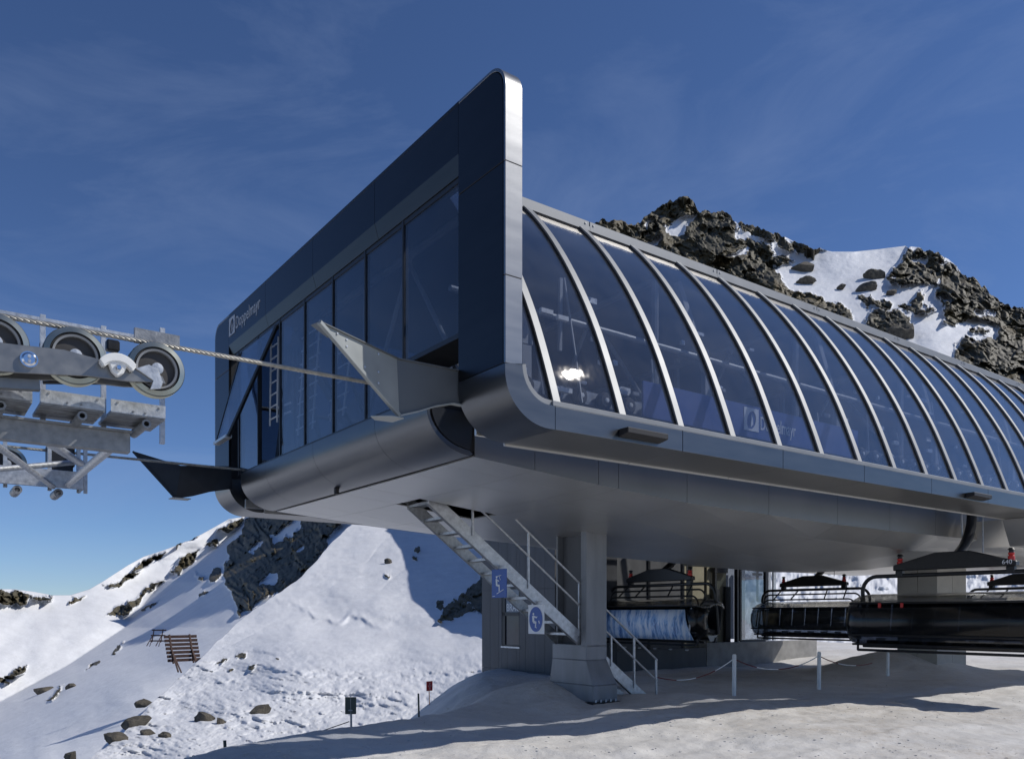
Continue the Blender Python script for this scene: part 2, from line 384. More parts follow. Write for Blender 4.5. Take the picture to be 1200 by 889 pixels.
def copy_tree(root, loc=None, rz=None, label=None, group=None):
    c = root.copy(); COL.objects.link(c)
    if loc is not None: c.location = loc
    if rz is not None: c.rotation_euler = (0, 0, rz)
    if label: c['label'] = label
    if group: c['group'] = group
    for ch in root.children:
        d = ch.copy(); COL.objects.link(d); d.parent = c
        for g in ch.children:
            e = g.copy(); COL.objects.link(e); e.parent = d
    return c
def arc(cx, cy, r, a0, a1, n, ry=None):
    ry = r if ry is None else ry
    return [(cx+r*math.cos(math.radians(a0+(a1-a0)*i/n)), cy+ry*math.sin(math.radians(a0+(a1-a0)*i/n))) for i in range(n+1)]
_fontcache = {}
def text_pts(body, size):
    """outline mesh of a word lying in its own x/y plane -> (verts, faces, width)"""
    cu = bpy.data.curves.new('lettering', 'FONT'); cu.body = body; cu.size = size; cu.extrude = 0.004; cu.resolution_u = 3
    o = bpy.data.objects.new('lettering', cu); COL.objects.link(o)
    bpy.context.view_layer.update()
    me = bpy.data.meshes.new_from_object(o.evaluated_get(bpy.context.evaluated_depsgraph_get()))
    vs = [tuple(v.co) for v in me.vertices]; fs = [tuple(p.vertices) for p in me.polygons]
    bpy.data.objects.remove(o); bpy.data.curves.remove(cu); bpy.data.meshes.remove(me)
    return vs, fs, max(p[0] for p in vs)
def flat_on(pts2, fn):
    return [fn(*p) for p in pts2]

# ------------------------------------------------------------------ terrain
def interp(x, pts):
    xs, ys = zip(*pts); return np.interp(x, xs, ys)
def sinterp(x, pts, w):
    xs, ys = zip(*pts); g = np.linspace(xs[0]-3*w, xs[-1]+3*w, 1200); v = np.interp(g, xs, ys)
    k = np.exp(-0.5*((g-g[600])/w)**2); k = k[np.abs(g-g[600]) < 3*w]; k /= k.sum(); h = len(k)//2
    v = np.convolve(np.pad(v, h, mode='edge'), k, 'same')[h:h+1200]
    return np.interp(x, g, v)
def facets(x, y, seed):
    """piecewise flat blocks: every cell of a jittered grid gets its own height and tilt"""
    xi, yi = np.floor(x), np.floor(y)
    best = np.full(x.shape, 9.0); h = np.zeros(x.shape)
    for i in (-1, 0, 1):
        for j in (-1, 0, 1):
            cx, cy = xi+i, yi+j; o = np.zeros_like(cx)
            px = cx+0.5+0.9*(_h(cx, cy, o, seed)-0.5); py = cy+0.5+0.9*(_h(cx, cy, o, seed+1)-0.5)
            d = (x-px)**2+(y-py)**2; k = d < best
            hh = (_h(cx, cy, o, seed+2)-0.5)*1.1+(x-px)*(_h(cx, cy, o, seed+3)-0.5)*1.9+(y-py)*((_h(cx, cy, o, seed+4)-0.5)*1.6-0.35)
            best = np.where(k, d, best); h = np.where(k, hh, h)
    return h
def crag(px, py, sc, seed, tilt=-0.5):
    c, s_ = math.cos(tilt), math.sin(tilt)
    x, y = (px*c-py*s_)/sc, (px*s_+py*c)/(sc*0.62)
    wx, wy = 0.35*fbm(x*0.9, y*0.9, 0, 4, seed), 0.35*fbm(x*0.9, y*0.9, 7.0, 4, seed+9)
    return facets(x+wx, y+wy, seed+20)+0.45*facets(x*2.7+wx*2, y*2.7+wy*2, seed+40)+0.20*facets(x*6.3+wx*3, y*6.3+wy*3, seed+60)
def grid_mesh(name, X, Y, Z, mat, rock=None, kind='structure', wrap=False):
    R, C = X.shape
    me = bpy.data.meshes.new(name)
    me.vertices.add(R*C)
    me.vertices.foreach_set('co', np.stack([X, Y, Z], -1).astype(np.float32).ravel())
    idx = np.arange(R*C).reshape(R, C)
    a, b, c, d = idx[:-1, :-1], idx[:-1, 1:], idx[1:, 1:], idx[1:, :-1]
    q = np.stack([a, b, c, d], -1).reshape(-1, 4)
    me.loops.add(q.size); me.loops.foreach_set('vertex_index', q.ravel().astype(np.int32))
    me.polygons.add(len(q)); me.polygons.foreach_set('loop_start', np.arange(0, q.size, 4, dtype=np.int32))
    me.polygons.foreach_set('use_smooth', np.ones(len(q), bool))
    me.update(calc_edges=True)
    if rock is not None:
        at = me.attributes.new('rock', 'FLOAT', 'POINT'); at.data.foreach_set('value', rock.astype(np.float32).ravel())
    me.materials.append(M[mat])
    o = bpy.data.objects.new(name, me); COL.objects.link(o); o['kind'] = kind
    return o
def poly_sd(px, py, poly):
    """signed distance to a polygon, positive inside"""
    d = np.full(px.shape, 1e9); inside = np.zeros(px.shape, bool)
    k = len(poly)
    for i in range(k):
        (x0, y0), (x1, y1) = poly[i], poly[(i+1) % k]
        ex, ey = x1-x0, y1-y0
        t = np.clip(((px-x0)*ex+(py-y0)*ey)/(ex*ex+ey*ey+1e-9), 0, 1)
        d = np.minimum(d, np.hypot(px-x0-t*ex, py-y0-t*ey))
        c = ((y0 > py) != (y1 > py)) & (px < (x1-x0)*(py-y0)/((y1-y0) if y1 != y0 else 1e-9)+x0)
        inside ^= c
    return np.where(inside, d, -d)
def rock_mask(px, py, polys, holes, warp, soft):
    wx = px+warp*fbm(px/22, py/22, 0, 6, 11, 0.62); wy = py+warp*fbm(px/22, py/22, 5.0, 6, 31, 0.62)
    m = np.zeros(px.shape)
    for p in polys:
        m = np.maximum(m, sstep(-soft, soft, poly_sd(wx, wy, p)))
    for p in holes:
        m = np.minimum(m, 1-sstep(-soft, soft, poly_sd(wx, wy, p)))
    return m
def ell(x, y, rx, ry, rot=0, n=9):
    c, s = math.cos(math.radians(rot)), math.sin(math.radians(rot))
    return [(x+rx*math.cos(a)*c-ry*math.sin(a)*s, y+rx*math.cos(a)*s+ry*math.sin(a)*c) for a in [2*math.pi*i/n for i in range(n)]]
def ray(x, y, d): return Vector((d*(x-CX)/F, d, d*(CY-y)/F))

# ---- the rocky mountain behind the station
R_SIL = [(585, 760), (600, 600), (618, 430), (640, 330), (665, 280), (690, 262), (706, 258), (720, 259), (745, 262), (758, 252), (774, 242), (786, 234),
         (800, 230), (812, 233), (820, 246), (834, 250), (846, 247), (856, 254), (866, 263), (878, 262), (898, 270), (912, 273), (930, 283),
         (950, 290), (975, 295), (1000, 295), (1030, 292), (1062, 288), (1076, 290), (1092, 294), (1112, 304), (1128, 320), (1146, 330),
         (1160, 343), (1174, 352), (1190, 361), (1210, 366), (1280, 400), (1400, 450), (1560, 540)]
R_ROCK = [[(560, 250), (706, 250), (800, 222), (858, 245), (868, 274), (880, 284), (897, 286), (906, 298), (912, 318), (920, 336), (938, 342), (966, 354),
           (992, 364), (1006, 378), (900, 400), (560, 420)],
          [(868, 255), (905, 264), (940, 278), (968, 292), (952, 296), (918, 290), (896, 280), (868, 274)],
          ell(916, 307, 9, 7, -25), ell(1030, 352, 20, 6, 5), ell(1040, 375, 25, 15, 20), ell(1078, 353, 9, 8), ell(1072, 362, 18, 5, 8),
          [(1040, 330), (1052, 306), (1062, 291), (1090, 288), (1110, 302), (1124, 318), (1122, 332), (1104, 330), (1094, 338), (1060, 336), (1042, 334)],
          [(1096, 345), (1112, 322), (1128, 314), (1150, 328), (1176, 346), (1210, 360), (1300, 400), (1300, 440), (1186, 402), (1168, 384), (1150, 372), (1130, 374), (1106, 372)],
          [(1120, 408), (1138, 396), (1160, 398), (1180, 392), (1210, 396), (1330, 440), (1330, 600), (1130, 470), (1122, 420)],
          ell(1150, 388, 10, 3, 10), ell(1112, 376, 9, 3)]
R_HOLE = [[(780, 272), (792, 258), (818, 251), (812, 264), (800, 275)], ell(764, 284, 12, 4, -20), ell(758, 274, 6, 2), ell(866, 299, 12, 4, -15),
          ell(872, 278, 9, 5, 20), ell(1078, 300, 9, 4), ell(1110, 308, 9, 3, -20), ell(1105, 350, 7, 4), ell(760, 262, 8, 3, -45), ell(1155, 366, 9, 3, 10)]
def R_D(x, y):
    d = sinterp(y, [(225, 230), (300, 196), (380, 150), (450, 112), (520, 84), (600, 72), (700, 56), (745, 46), (790, 37)], 12)
    d = d*(1+0.05*fbm(x/160, y/150, 0, 3, 3))
    return d*(1+0.45*sstep(690, 585, x))
def build_right():
    xs = np.concatenate([np.arange(585, 690, 2.0), np.arange(690, 1215, 0.95), np.arange(1215, 1560, 4.0)])
    ts = np.concatenate([np.linspace(0, 0.62, 150), np.linspace(0.62, 1, 270)[1:]])
    sil = interp(xs, R_SIL)
    px, t = np.meshgrid(xs, ts)
    sil = np.broadcast_to(sil, px.shape)
    py = 790+(sil-790)*t
    m = rock_mask(px, py, R_ROCK, R_HOLE, 5.5, 2.2)
    jag = m*sstep(0.93, 1.0, t)*3.2*(fbm(px/7, px*0, 0, 4, 77))
    py = py+jag
    d = R_D(px, py)
    a = d/F
    rk2 = fbm(px/9, py/8, 0, 4, 55)
    blk = ridged(px/95, py/60, 0, 3, 88)
    d = d-a*m*(30*crag(px, py, 30, 5, -0.55)+1.6*rk2+14*blk+14)
    lump = sstep(560, 640, py)
    d = d-a*lump*13*(np.abs(fbm(px/15, py/12, 0, 5, 9)))
    d = d-a*(1-m)*(1-lump)*(3.0*fbm(px/30, py/16, 0, 4, 21)+0.5*fbm(px/6, py/5, 0, 3, 22))
    X, Y, Z = d*(px-CX)/F, d, d*(CY-py)/F
    ex = [(12, -4), (40, -25), (110, -90)]
    for dd, dz in ex:
        X = np.vstack([X, (X[419-1:419]*0+X[418:419]*(1+dd/220.0))]); Y = np.vstack([Y, Y[418:419]*(1+dd/220.0)]); Z = np.vstack([Z, Z[418:419]+dz])
        m = np.vstack([m, m[418:419]])
    grid_mesh('rocky_mountain', X, Y, Z, 'mountain', m)
build_right()

# ---- the far ridge on the valley side
L_SIL = [(-420, 700), (-200, 690), (-60, 688), (0, 690), (18, 690), (40, 693), (62, 697), (82, 697), (105, 690), (122, 680), (150, 662), (168, 652), (190, 645),
         (212, 637), (230, 629), (252, 617), (268, 608), (282, 606), (300, 598), (330, 570), (370, 520), (420, 460), (480, 425), (560, 420), (640, 470), (740, 560)]
L_ROCK = [[(262, 664), (270, 640), (286, 622), (293, 600), (330, 575), (380, 560), (402, 612), (380, 640), (366, 667), (351, 681), (318, 700), (282, 726), (272, 708), (266, 684)],
          [(-5, 694), (20, 691), (36, 699), (30, 708), (-5, 712)], [(36, 703), (50, 699), (62, 702), (56, 706), (38, 706)],
          [(150, 668), (160, 655), (176, 652), (196, 646), (192, 652), (168, 662)], [(122, 684), (150, 668), (164, 670), (136, 684)],
          [(202, 668), (216, 650), (234, 645), (226, 660), (210, 674)], [(122, 722), (150, 704), (190, 680), (196, 676), (170, 700), (138, 722)],
          [(165, 714), (186, 703), (184, 706), (170, 716)], [(256, 622), (276, 608), (292, 604), (270, 622)], ell(252, 672, 9, 6, -30), ell(240, 695, 8, 3, -30),
          ell(20, 788, 17, 3, -35), ell(110, 782, 12, 2, -35), ell(90, 700, 12, 2, -30), ell(232, 672, 4, 3), ell(60, 815, 14, 2, -35), ell(135, 760, 9, 2, -35), ell(4, 800, 6, 4), ell(218, 628, 14, 3, -30),
          ell(280, 632, 8, 3, -35), ell(248, 640, 10, 3, -35)]
L_HOLE = [ell(314, 679, 13, 5, -12), ell(336, 622, 22, 6, -35), ell(300, 640, 12, 3, -40), ell(352, 640, 7, 3, -40)]
def N_D(x, y):
    d = sinterp(y, [(520, 170), (600, 132), (650, 106), (700, 84), (740, 68), (780, 54), (820, 43), (860, 35), (900, 28), (1020, 19)], 12)
    return d*(1+0.05*fbm(x/120, y/60, 0, 2, 81))
def L_D(x, y):
    d = sinterp(y, [(420, 420), (600, 400), (690, 330), (740, 250), (800, 190), (900, 120), (960, 90)], 22)
    xb = interp(y, [(600, 300), (640, 255), (681, 190), (735, 146), (780, 78), (822, 0), (900, -120)])
    q = (x-xb)/100.0
    d = d*(1+np.where(q < 0, 0.10*q, -0.62*(1-np.exp(-np.maximum(q, 0)/1.3))*1.3))
    lim = 1.5*N_D(x, y)+12
    d = np.where(q > 0, lim+np.logaddexp(0, (d-lim)/9.0)*9.0, d)      # a gully between this slope and the spur
    return d*(1+0.02*fbm(x/90, y/70, 0, 3, 41))
def build_left():
    xs = np.concatenate([np.arange(-420, -10, 8.0), np.arange(-10, 425, 1.2), np.arange(425, 740, 8.0)])
    ts = np.linspace(0, 1, 330)
    px, t = np.meshgrid(xs, ts); sil = np.broadcast_to(interp(xs, L_SIL), px.shape)
    py = 960+(sil-960)*t
    m = rock_mask(px, py, L_ROCK, L_HOLE, 4.5, 1.5)
    py = py+m*sstep(0.95, 1.0, t)*1.6*fbm(px/8, px*0, 0, 4, 71)
    d = L_D(px, py); a = d/F
    d = d-a*m*(34*crag(px, py, 26, 15, -0.7)+12*ridged(px/80, py/60, 0, 3, 14)+2*fbm(px/9, py/8, 0, 4, 16)+12)
    d = d-a*(1-m)*(2.2*fbm(px/40, py/22, 0, 4, 61)+0.25*fbm(px/7, py/5, 0, 3, 62))
    X, Y, Z = d*(px-CX)/F, d, d*(CY-py)/F
    for k, dz in ((1.05, -5), (1.2, -40), (1.6, -130)):
        X = np.vstack([X, X[329:330]*k]); Y = np.vstack([Y, Y[329:330]*k]); Z = np.vstack([Z, Z[329:330]+dz]); m = np.vstack([m, m[329:330]])
    grid_mesh('far_mountain_slope', X, Y, Z, 'mountain', m)
build_left()

# ---- the nearer spur below and behind the station
N_SIL = [(-80, 1010), (40, 945), (100, 893), (150, 853), (176, 826), (200, 803), (222, 784), (240, 767), (262, 744), (280, 728), (304, 709), (330, 692), (352, 676), (372, 657),
         (388, 637), (404, 622), (430, 596), (480, 556), (560, 520), (660, 520)]
N_ROCK = [[(510, 712), (513, 704), (523, 702), (521, 712), (514, 717)], [(509, 727), (520, 712), (540, 702), (556, 704), (560, 714), (540, 722), (516, 732)],
          [(534, 704), (550, 686), (566, 676), (590, 676), (590, 735), (566, 720), (552, 702)],
          ell(490, 642, 6, 4, -40), ell(486, 652, 3, 3), ell(456, 674, 3, 2), ell(262, 772, 10, 2, -25), ell(284, 768, 8, 3, -15), ell(296, 780, 6, 2, -25),
          ell(326, 770, 3, 2), ell(146, 838, 4, 2), ell(92, 886, 14, 3, -35), ell(70, 880, 10, 2, -35), ell(270, 786, 6, 2, -30), ell(488, 782, 3, 2)]
def build_near():
    xs = np.concatenate([np.arange(-80, 90, 4.0), np.arange(90, 580, 1.0), np.arange(580, 660, 5.0)])
    ts = np.linspace(0, 1, 380)
    px, t = np.meshgrid(xs, ts); sil = np.broadcast_to(interp(xs, N_SIL), px.shape)
    py = 1010+(sil-1010)*t
    py = py+sstep(0.96, 1.0, t)*1.4*fbm(px/14, px*0, 0, 4, 91)
    m = rock_mask(px, py, N_ROCK, [], 3.5, 1.4)
    d = N_D(px, py); a = d/F
    d = d-a*m*(13*crag(px, py, 14, 25, -0.5)+6)
    rough = sstep(745, 800, py)
    lump = np.abs(fbm((px+0.6*py)/34, (py-0.25*px)/9, 0, 5, 191))
    tracks = np.exp(-((np.mod(px*0.55+py*0.83+9*fbm(px/80, py/60, 0, 2, 193), 47)-23)/1.6)**2)*sstep(-0.1, 0.5, fbm(px/60, py/40, 0, 2, 195))
    d = d-a*(1-m)*(rough*9.0*lump-1.6*tracks*(1-0.5*rough))
    d = d-a*(1-m)*(9.0*fbm(px/70, py/26, 0, 4, 92)+(1.6+6.0*rough)*np.abs(fbm(px/22, py/8, 0, 5, 93))+(0.5+1.7*rough)*fbm(px/6, py/3, 0, 4, 94))
    # trampled terraces running across the slope and the little drift step higher up
    terr = np.exp(-((py-(778+0.03*(px-300)+5*fbm(px/60, 0, 0, 3, 95)))/6.0)**2)+0.8*np.exp(-((py-(806+0.02*(px-300)+6*fbm(px/50, 3, 0, 3, 96)))/6.0)**2)
    drift = np.exp(-((py-(712+0.36*(px-370)+7*fbm(px/28, 9, 0, 3, 97)))/4.0)**2)*sstep(310, 345, px)*sstep(470, 420, px)
    d = d-a*(14*terr+10*drift)
    X, Y, Z = d*(px-CX)/F, d, d*(CY-py)/F
    for k, dz in ((1.04, -1.5), (1.15, -8), (1.4, -30)):
        X = np.vstack([X, X[379:380]*k]); Y = np.vstack([Y, Y[379:380]*k]); Z = np.vstack([Z, Z[379:380]+dz]); m = np.vstack([m, m[379:380]])
    grid_mesh('near_snow_slope', X, Y, Z, 'slope', m)
build_near()

# ---- the plateau the station stands on: one sheet all round the camera
EDGE = [(-14, -30), (-9, -3), (-5.6, 5), (-3.15, 11), (-2.1, 12.6), (-1.3, 14.2), (-0.35, 16.4), (-0.2, 18.5), (-0.7, 22), (-0.8, 24.5), (1.0, 32), (6.0, 75)]
MOUNDS = [(0.95, 17.2, 1.0, 0.42), (0.2, 16.6, 0.9, 0.10), (0.75, 15.3, 0.5, 0.16), (1.75, 14.7, 0.45, 0.10), (2.6, 16.9, 0.5, 0.06), (3.4, 16.6, 0.6, 0.12), (11.0, 25.0, 1.6, 0.5), (12.6, 25.4, 1.3, 0.45),
          (8.4, 30.0, 3.0, -0.15), (5.8, 20.6, 2.0, 0.10), (4.0, 14.6, 2.5, 0.06)]
def ground_z(X, Y):
    X, Y = np.asarray(X, float), np.asarray(Y, float)
    best = np.full(X.shape, 1e9); sg = np.zeros(X.shape)
    for (x0, y0), (x1, y1) in zip(EDGE[:-1], EDGE[1:]):
        ex, ey = x1-x0, y1-y0
        t = np.clip(((X-x0)*ex+(Y-y0)*ey)/(ex*ex+ey*ey), 0, 1)
        dd = np.hypot(X-x0-t*ex, Y-y0-t*ey); cr = ex*(Y-y0)-ey*(X-x0)
        k = dd < best; best = np.where(k, dd, best); sg = np.where(k, np.sign(cr), sg)
    out = np.clip(best*sg, 0, 40); ins = np.clip(-best*sg, 0, 40)
    r = np.hypot(X, Y)
    z = GZ+0.10*np.exp(-(ins/1.2)**2)-0.95*out*out/(out+1.2)
    for mx, my, s, h in MOUNDS: z = z+h*np.exp(-((X-mx)**2+(Y-my)**2)/(s*s))
    amp = np.clip(1.0-r/90, 0.2, 1)
    z = z+amp*(0.10*fbm(X/3.2, Y/3.2, 0, 4, 101)+0.034*np.abs(fbm(X/0.9, Y/0.9, 0, 4, 102))+0.008*fbm(X/0.16, Y/0.16, 0, 3, 103))
    vv = -(X-P0[0])*SU+(Y-P0[1])*CU; uu = (X-P0[0])*CU+(Y-P0[1])*SU
    for v0, w0, h0 in ((0.5, 0.22, 0.05), (2.1, 0.22, 0.05), (-2.0, 0.3, 0.04), (-0.9, 0.16, -0.03), (1.3, 0.5, 0.05)):
        c = v0+0.35*fbm(uu/6.0, v0, 0, 3, 120)
        z = z-h0*np.exp(-((vv-c)/w0)**2)*(0.6+0.5*fbm(uu/1.1, vv/0.6, 0, 3, 121))*sstep(0, 2, r-6)
    z = z+0.012*np.clip(r-22, 0, 60)*sstep(2, 12, X)
    return z
def build_ground():
    az = np.concatenate([np.linspace(-180, -48, 50)[:-1], np.linspace(-48, 52, 620)[:-1], np.linspace(52, 180, 50)])
    ds = np.concatenate([[0.0], np.geomspace(1.5, 8, 24)[:-1], np.geomspace(8, 34, 330)[:-1], np.geomspace(34, 95, 60)])
    A, D = np.meshgrid(np.radians(az), ds)
    X, Y = D*np.sin(A), D*np.cos(A)
    grid_mesh('snow_ground', X, Y, ground_z(X, Y), 'snow_ground')
build_ground()
def build_clods():
    rg = np.random.RandomState(3)
    bm = bmesh.new(); bmesh.ops.create_icosphere(bm, subdivisions=1, radius=1.0)
    bv = np.array([v.co for v in bm.verts]); bf = np.array([[v.index for v in f.verts] for f in bm.faces]); bm.free()
    n = 5200
    ax = np.radians(rg.uniform(-36, 40, n)); dd = 9.5*np.exp(rg.uniform(0, 1.0, n))
    X, Y = dd*np.sin(ax), dd*np.cos(ax)
    dens = fbm(X/1.3, Y/0.7, 0, 3, 300)
    k = dens > 0.02; X, Y = X[k], Y[k]; n = len(X)
    Z = ground_z(X, Y); sc = 0.005+0.015*rg.rand(n)**3
    V = (bv[None]*(0.7+0.6*rg.rand(n, len(bv), 1)))*np.stack([sc*1.3, sc, sc*0.5], -1)[:, None]
    V = V+np.stack([X, Y, Z+sc*0.25], -1)[:, None]
    Fc = bf[None]+(np.arange(n)*len(bv))[:, None, None]
    me = bpy.data.meshes.new('snow_clods'); me.from_pydata(V.reshape(-1, 3).tolist(), [], Fc.reshape(-1, 3).tolist())
    me.materials.append(M['snow_ground']); o = bpy.data.objects.new('snow_clods', me); COL.objects.link(o); o['kind'] = 'stuff'
build_clods()
me = bpy.data.meshes.new('valley_ground')
me.from_pydata([(4000*math.cos(a), 4000*math.sin(a), -42) for a in [2*math.pi*i/72 for i in range(72)]], [], [tuple(range(72))])
me.materials.append(M['valley']); o = link(bpy.data.objects.new('valley_ground', me)); o['kind'] = 'structure'

# ================================================================== the lift station
ST = Root('lift_station', 'long grey lift station with curved glass roof and tall raked metal portal at its front', 'lift station', (0, 0, GZ))
ZT, ZS, ZB = 6.07, 2.74, 2.10        # top of portal, top of the bent foot, underside of fascia
WID, COLW = 10.55, 0.95
def mir(v, side): return v if side > 0 else WID-v
FRONT_SEAMS = [0.95, 3.12, 5.30, 7.48, 9.60]

def foot_profile(gap=0.0):
    return [(0.0+gap, ZS-0.005)]+[(0.62-0.62*math.cos(math.radians(a)), 2.66-(2.66-ZB)*math.sin(math.radians(a))) for a in range(0, 91, 6)]
for side in (1, -1):
    # upright of the portal: front plates and polished edge trim
    back = MB()
    yb = sorted((mir(0.06, side), mir(COLW-0.02, side)))
    back.box((0.03, yb[0], ZS), (0.215, yb[1], 5.72)).box((0.03, min(mir(0.3, side), mir(COLW-.02, side)), 5.70), (0.215, max(mir(0.3, side), mir(COLW-.02, side)), 6.03))
    back.build('column_core', 'gap', ST, smooth=0)
    R = 0.30
    for (z0, z1) in ((ZS+0.004, 4.945), (4.953, ZT)):
        poly = [(COLW, z0), (0.045, z0)]
        if z1 == ZT: poly += arc(R, ZT-R, R-0.045, 180, 90, 8)+[(COLW, ZT-0.045)]
        else: poly += [(0.045, z1), (COLW, z1)]
        MB().prism(poly, lambda p, q, t: (t, mir(p, side), q), 0.0, 0.045).build('front_plate', 'cladding_dark', ST, bevel=0.004)
    # edge trim wraps over the top corner
    for (z0, z1) in ((ZS+0.004, 3.7), (3.708, 4.945), (4.953, ZT)):
        outer = [(0.0, z0)]; inner = [(0.035, z0)]
        if z1 == ZT:
            outer += arc(R, ZT-R, R, 180, 90, 10)+[(COLW, ZT)]; inner += arc(R, ZT-R, R-0.035, 180, 90, 10)+[(COLW, ZT-0.035)]
        else: outer.append((0.0, z1)); inner.append((0.035, z1))
        MB().prism(outer+inner[::-1], lambda p, q, t: (t, mir(p, side), q), 0.004, 0.235).build('edge_trim', 'trim', ST, bevel=0.003)
    # inner reveal and back plate of the upright
    MB().box((0.05, mir(COLW-0.018, side), ZS), (0.33, mir(COLW, side)-0.0, 5.42)).build('reveal_plate', 'frame', ST)
    # bent foot of the portal, one solid sweep of sheet whose side face runs on into the fascia
    fp = foot_profile()
    inner = [(0.70, ZB), (0.70, 2.37), (0.62, 2.37)]+[(0.62-0.385*math.sin(math.radians(a)), 2.77-0.40*math.cos(math.radians(a))) for a in range(10, 91, 8)]
    side_poly = fp+inner
    MB().prism(side_poly, lambda p, q, t: (p, mir(t, side), q), 0.0, COLW).build('portal_foot', 'cladding', ST, smooth=20)
    # bright bead round the first pane
    bead = [(0.70, 2.375), (0.62, 2.375)]+[(0.62-0.38*math.sin(math.radians(a)), 2.77-0.395*math.cos(math.radians(a))) for a in range(10, 91, 8)]
    b2 = [(0.70, 2.44), (0.66, 2.44)]+[(0.64-0.325*math.sin(math.radians(a)), 2.79-0.35*math.cos(math.radians(a))) for a in range(10, 91, 8)]
    MB().prism(bead+b2[::-1], lambda p, q, t: (p, mir(t, side), q), 0.035, 0.09).build('sill_bead', 'rib', ST, bevel=0.004)
    # fascia: side plates, soffit plates, lip
    us = [0.704]+[0.71+2.12*k for k in range(1, 12)]
    for a, b in zip(us[:-1], us[1:]):
        MB().box((a+0.004, mir(0.0, side), ZB), (b-0.004, mir(0.03, side), 2.37)).build('fascia_plate', 'cladding', ST, bevel=0.004)
        MB().box((a+0.002, mir(0.033, side), ZB+0.002), (b-0.002, mir(0.985, side), ZB+0.03)).build('soffit_plate', 'flank', ST, bevel=0.002)
        MB().box((a+0.001, mir(0.985, side), ZB-0.02), (b-0.001, mir(1.03, side), ZB+0.09)).build('soffit_lip', 'belly', ST, bevel=0.008, seg=2)
    MB().box((0.70, mir(0.034, side), ZB+0.04), (24.0, mir(0.10, side), 2.365)).build('fascia_core', 'gap', ST, smooth=0)
    MB().box((0.68, mir(0.012, side), 2.372), (24.0, mir(0.09, side), 2.435)).build('sill_rail', 'rib', ST, bevel=0.006)
# header of the portal between the uprights
for a, b in zip(FRONT_SEAMS[:-1], FRONT_SEAMS[1:]):
    prof = [(0.0, ZT-0.045), (0.0, 5.44), (0.062, 5.235), (0.26, 5.24), (0.26, ZT-0.045)]
    MB().prism(prof, lambda p, q, t: (p, t, q), a+0.003, b-0.003).build('header_plate', 'cladding_dark', ST, bevel=0.003, smooth=0)
    MB().box((0.004, a+0.002, ZT-0.038), (0.235, b-0.002, ZT)).build('header_cap', 'cladding_dark', ST, bevel=0.003)
MB().box((0.02, 0.9, ZT-0.06), (0.30, 9.65, ZT-0.03)).build('header_core', 'gap', ST, smooth=0)

# curved nose below the front windows
nose = [(0.05, 2.757), (0.0, 2.745), (0.0, 2.64)]+[(0.70-0.70*math.cos(math.radians(a)), 2.62-(2.62-2.055)*math.sin(math.radians(a))) for a in range(6, 91, 5)]
nose_in = [(0.70, 2.085)]+[(0.70-0.66*math.cos(math.radians(a)), 2.62-(2.58-2.085)*math.sin(math.radians(a))) for a in range(85, 5, -8)]+[(0.04, 2.70), (0.26, 2.72), (0.26, 2.757)]
NS = [1.69, 3.12, 5.30, 7.48, 8.86]
for a, b in zip(NS[:-1], NS[1:]):
    MB().prism(nose+nose_in, lambda p, q, t: (p, t, q), a+0.003, b-0.003).build('nose_plate', 'cladding', ST, smooth=30)
nose_blk = [(0.06, 2.70), (0.06, 2.62)]+[(0.70-0.63*math.cos(math.radians(a)), 2.62-0.50*math.sin(math.radians(a))) for a in range(6, 91, 8)]+[(2.0, 2.12), (2.0, 2.70)]
MB().prism(nose_blk, lambda p, q, t: (p, t, q), 1.72, 8.83).build('nose_core', 'gap', ST, smooth=0)
MB().box((0.315, 5.60, 2.30), (0.38, 5.66, 2.38)).build('drain_spout', 'blackplastic', ST)
# small black downpipe fitting under the nose
q = at_u(396, 570, 0.52)
MB().box((0.46, q[1]-0.035, 1.99), (0.53, q[1]+0.035, 2.10)).build('sensor_box', 'blackplastic', ST, bevel=0.01)

# belly: separate sheet panels hung below a black core
SEC = [(0.715, [(1.69, 2.055), (2.4, 2.05), (3.3, 2.045)]), (2.9, [(1.69, 1.89), (2.3, 1.85), (3.0, 1.82)]), (4.8, [(1.69, 1.78), (2.5, 1.70), (3.0, 1.645)]),
       (9.0, [(1.69, 1.70), (2.2, 1.47), (3.9, 1.27)]), (12.7, [(1.69, 1.70), (2.2, 1.40), (4.4, 1.09)]), (14.6, [(1.69, 1.71), (2.3, 1.46), (4.4, 1.13)]), (17.2, [(1.69, 1.72), (2.3, 1.48), (4.4, 1.43)])]
def sec_at(u):
    for (a, A), (b, B) in zip(SEC[:-1], SEC[1:]):
        if a <= u <= b:
            t = (u-a)/(b-a); return [(p[0]+(r[0]-p[0])*t, p[1]+(r[1]-p[1])*t) for p, r in zip(A, B)]
    return SEC[-1][1] if u > 1 else SEC[0][1]
def sec_full(u):
    A = sec_at(u); mid = [(3.9+0.6*0, 0)]
    z = A[2][1]; c = [A[0], A[1], A[2], (4.85, z)]
    return c+[(WID-p[0], p[1]) for p in c[::-1]]
UB = [0.722, 1.72, 2.9, 3.3, 4.8, 6.9, 9.0, 10.85, 12.7, 14.6, 17.2]
def quad_panel(P, gap, th, name, mat):
    c = sum(P, Vector((0, 0, 0)))/4
    q = []
    for i in range(4):
        e0 = (P[i-1]-P[i]); e1 = (P[(i+1) % 4]-P[i])
        q.append(P[i]+e0.normalized()*min(gap, e0.length*0.4)+e1.normalized()*min(gap, e1.length*0.4))
    n = (P[1]-P[0]).cross(P[3]-P[0]).normalized()
    if n.z < 0: n = -n
    vs = q+[p+n*th for p in q]
    MB().add(vs, [(0, 1, 2, 3), (7, 6, 5, 4), (0, 4, 5, 1), (1, 5, 6, 2), (2, 6, 7, 3), (3, 7, 4, 0)]).build(name, mat, ST, smooth=0)
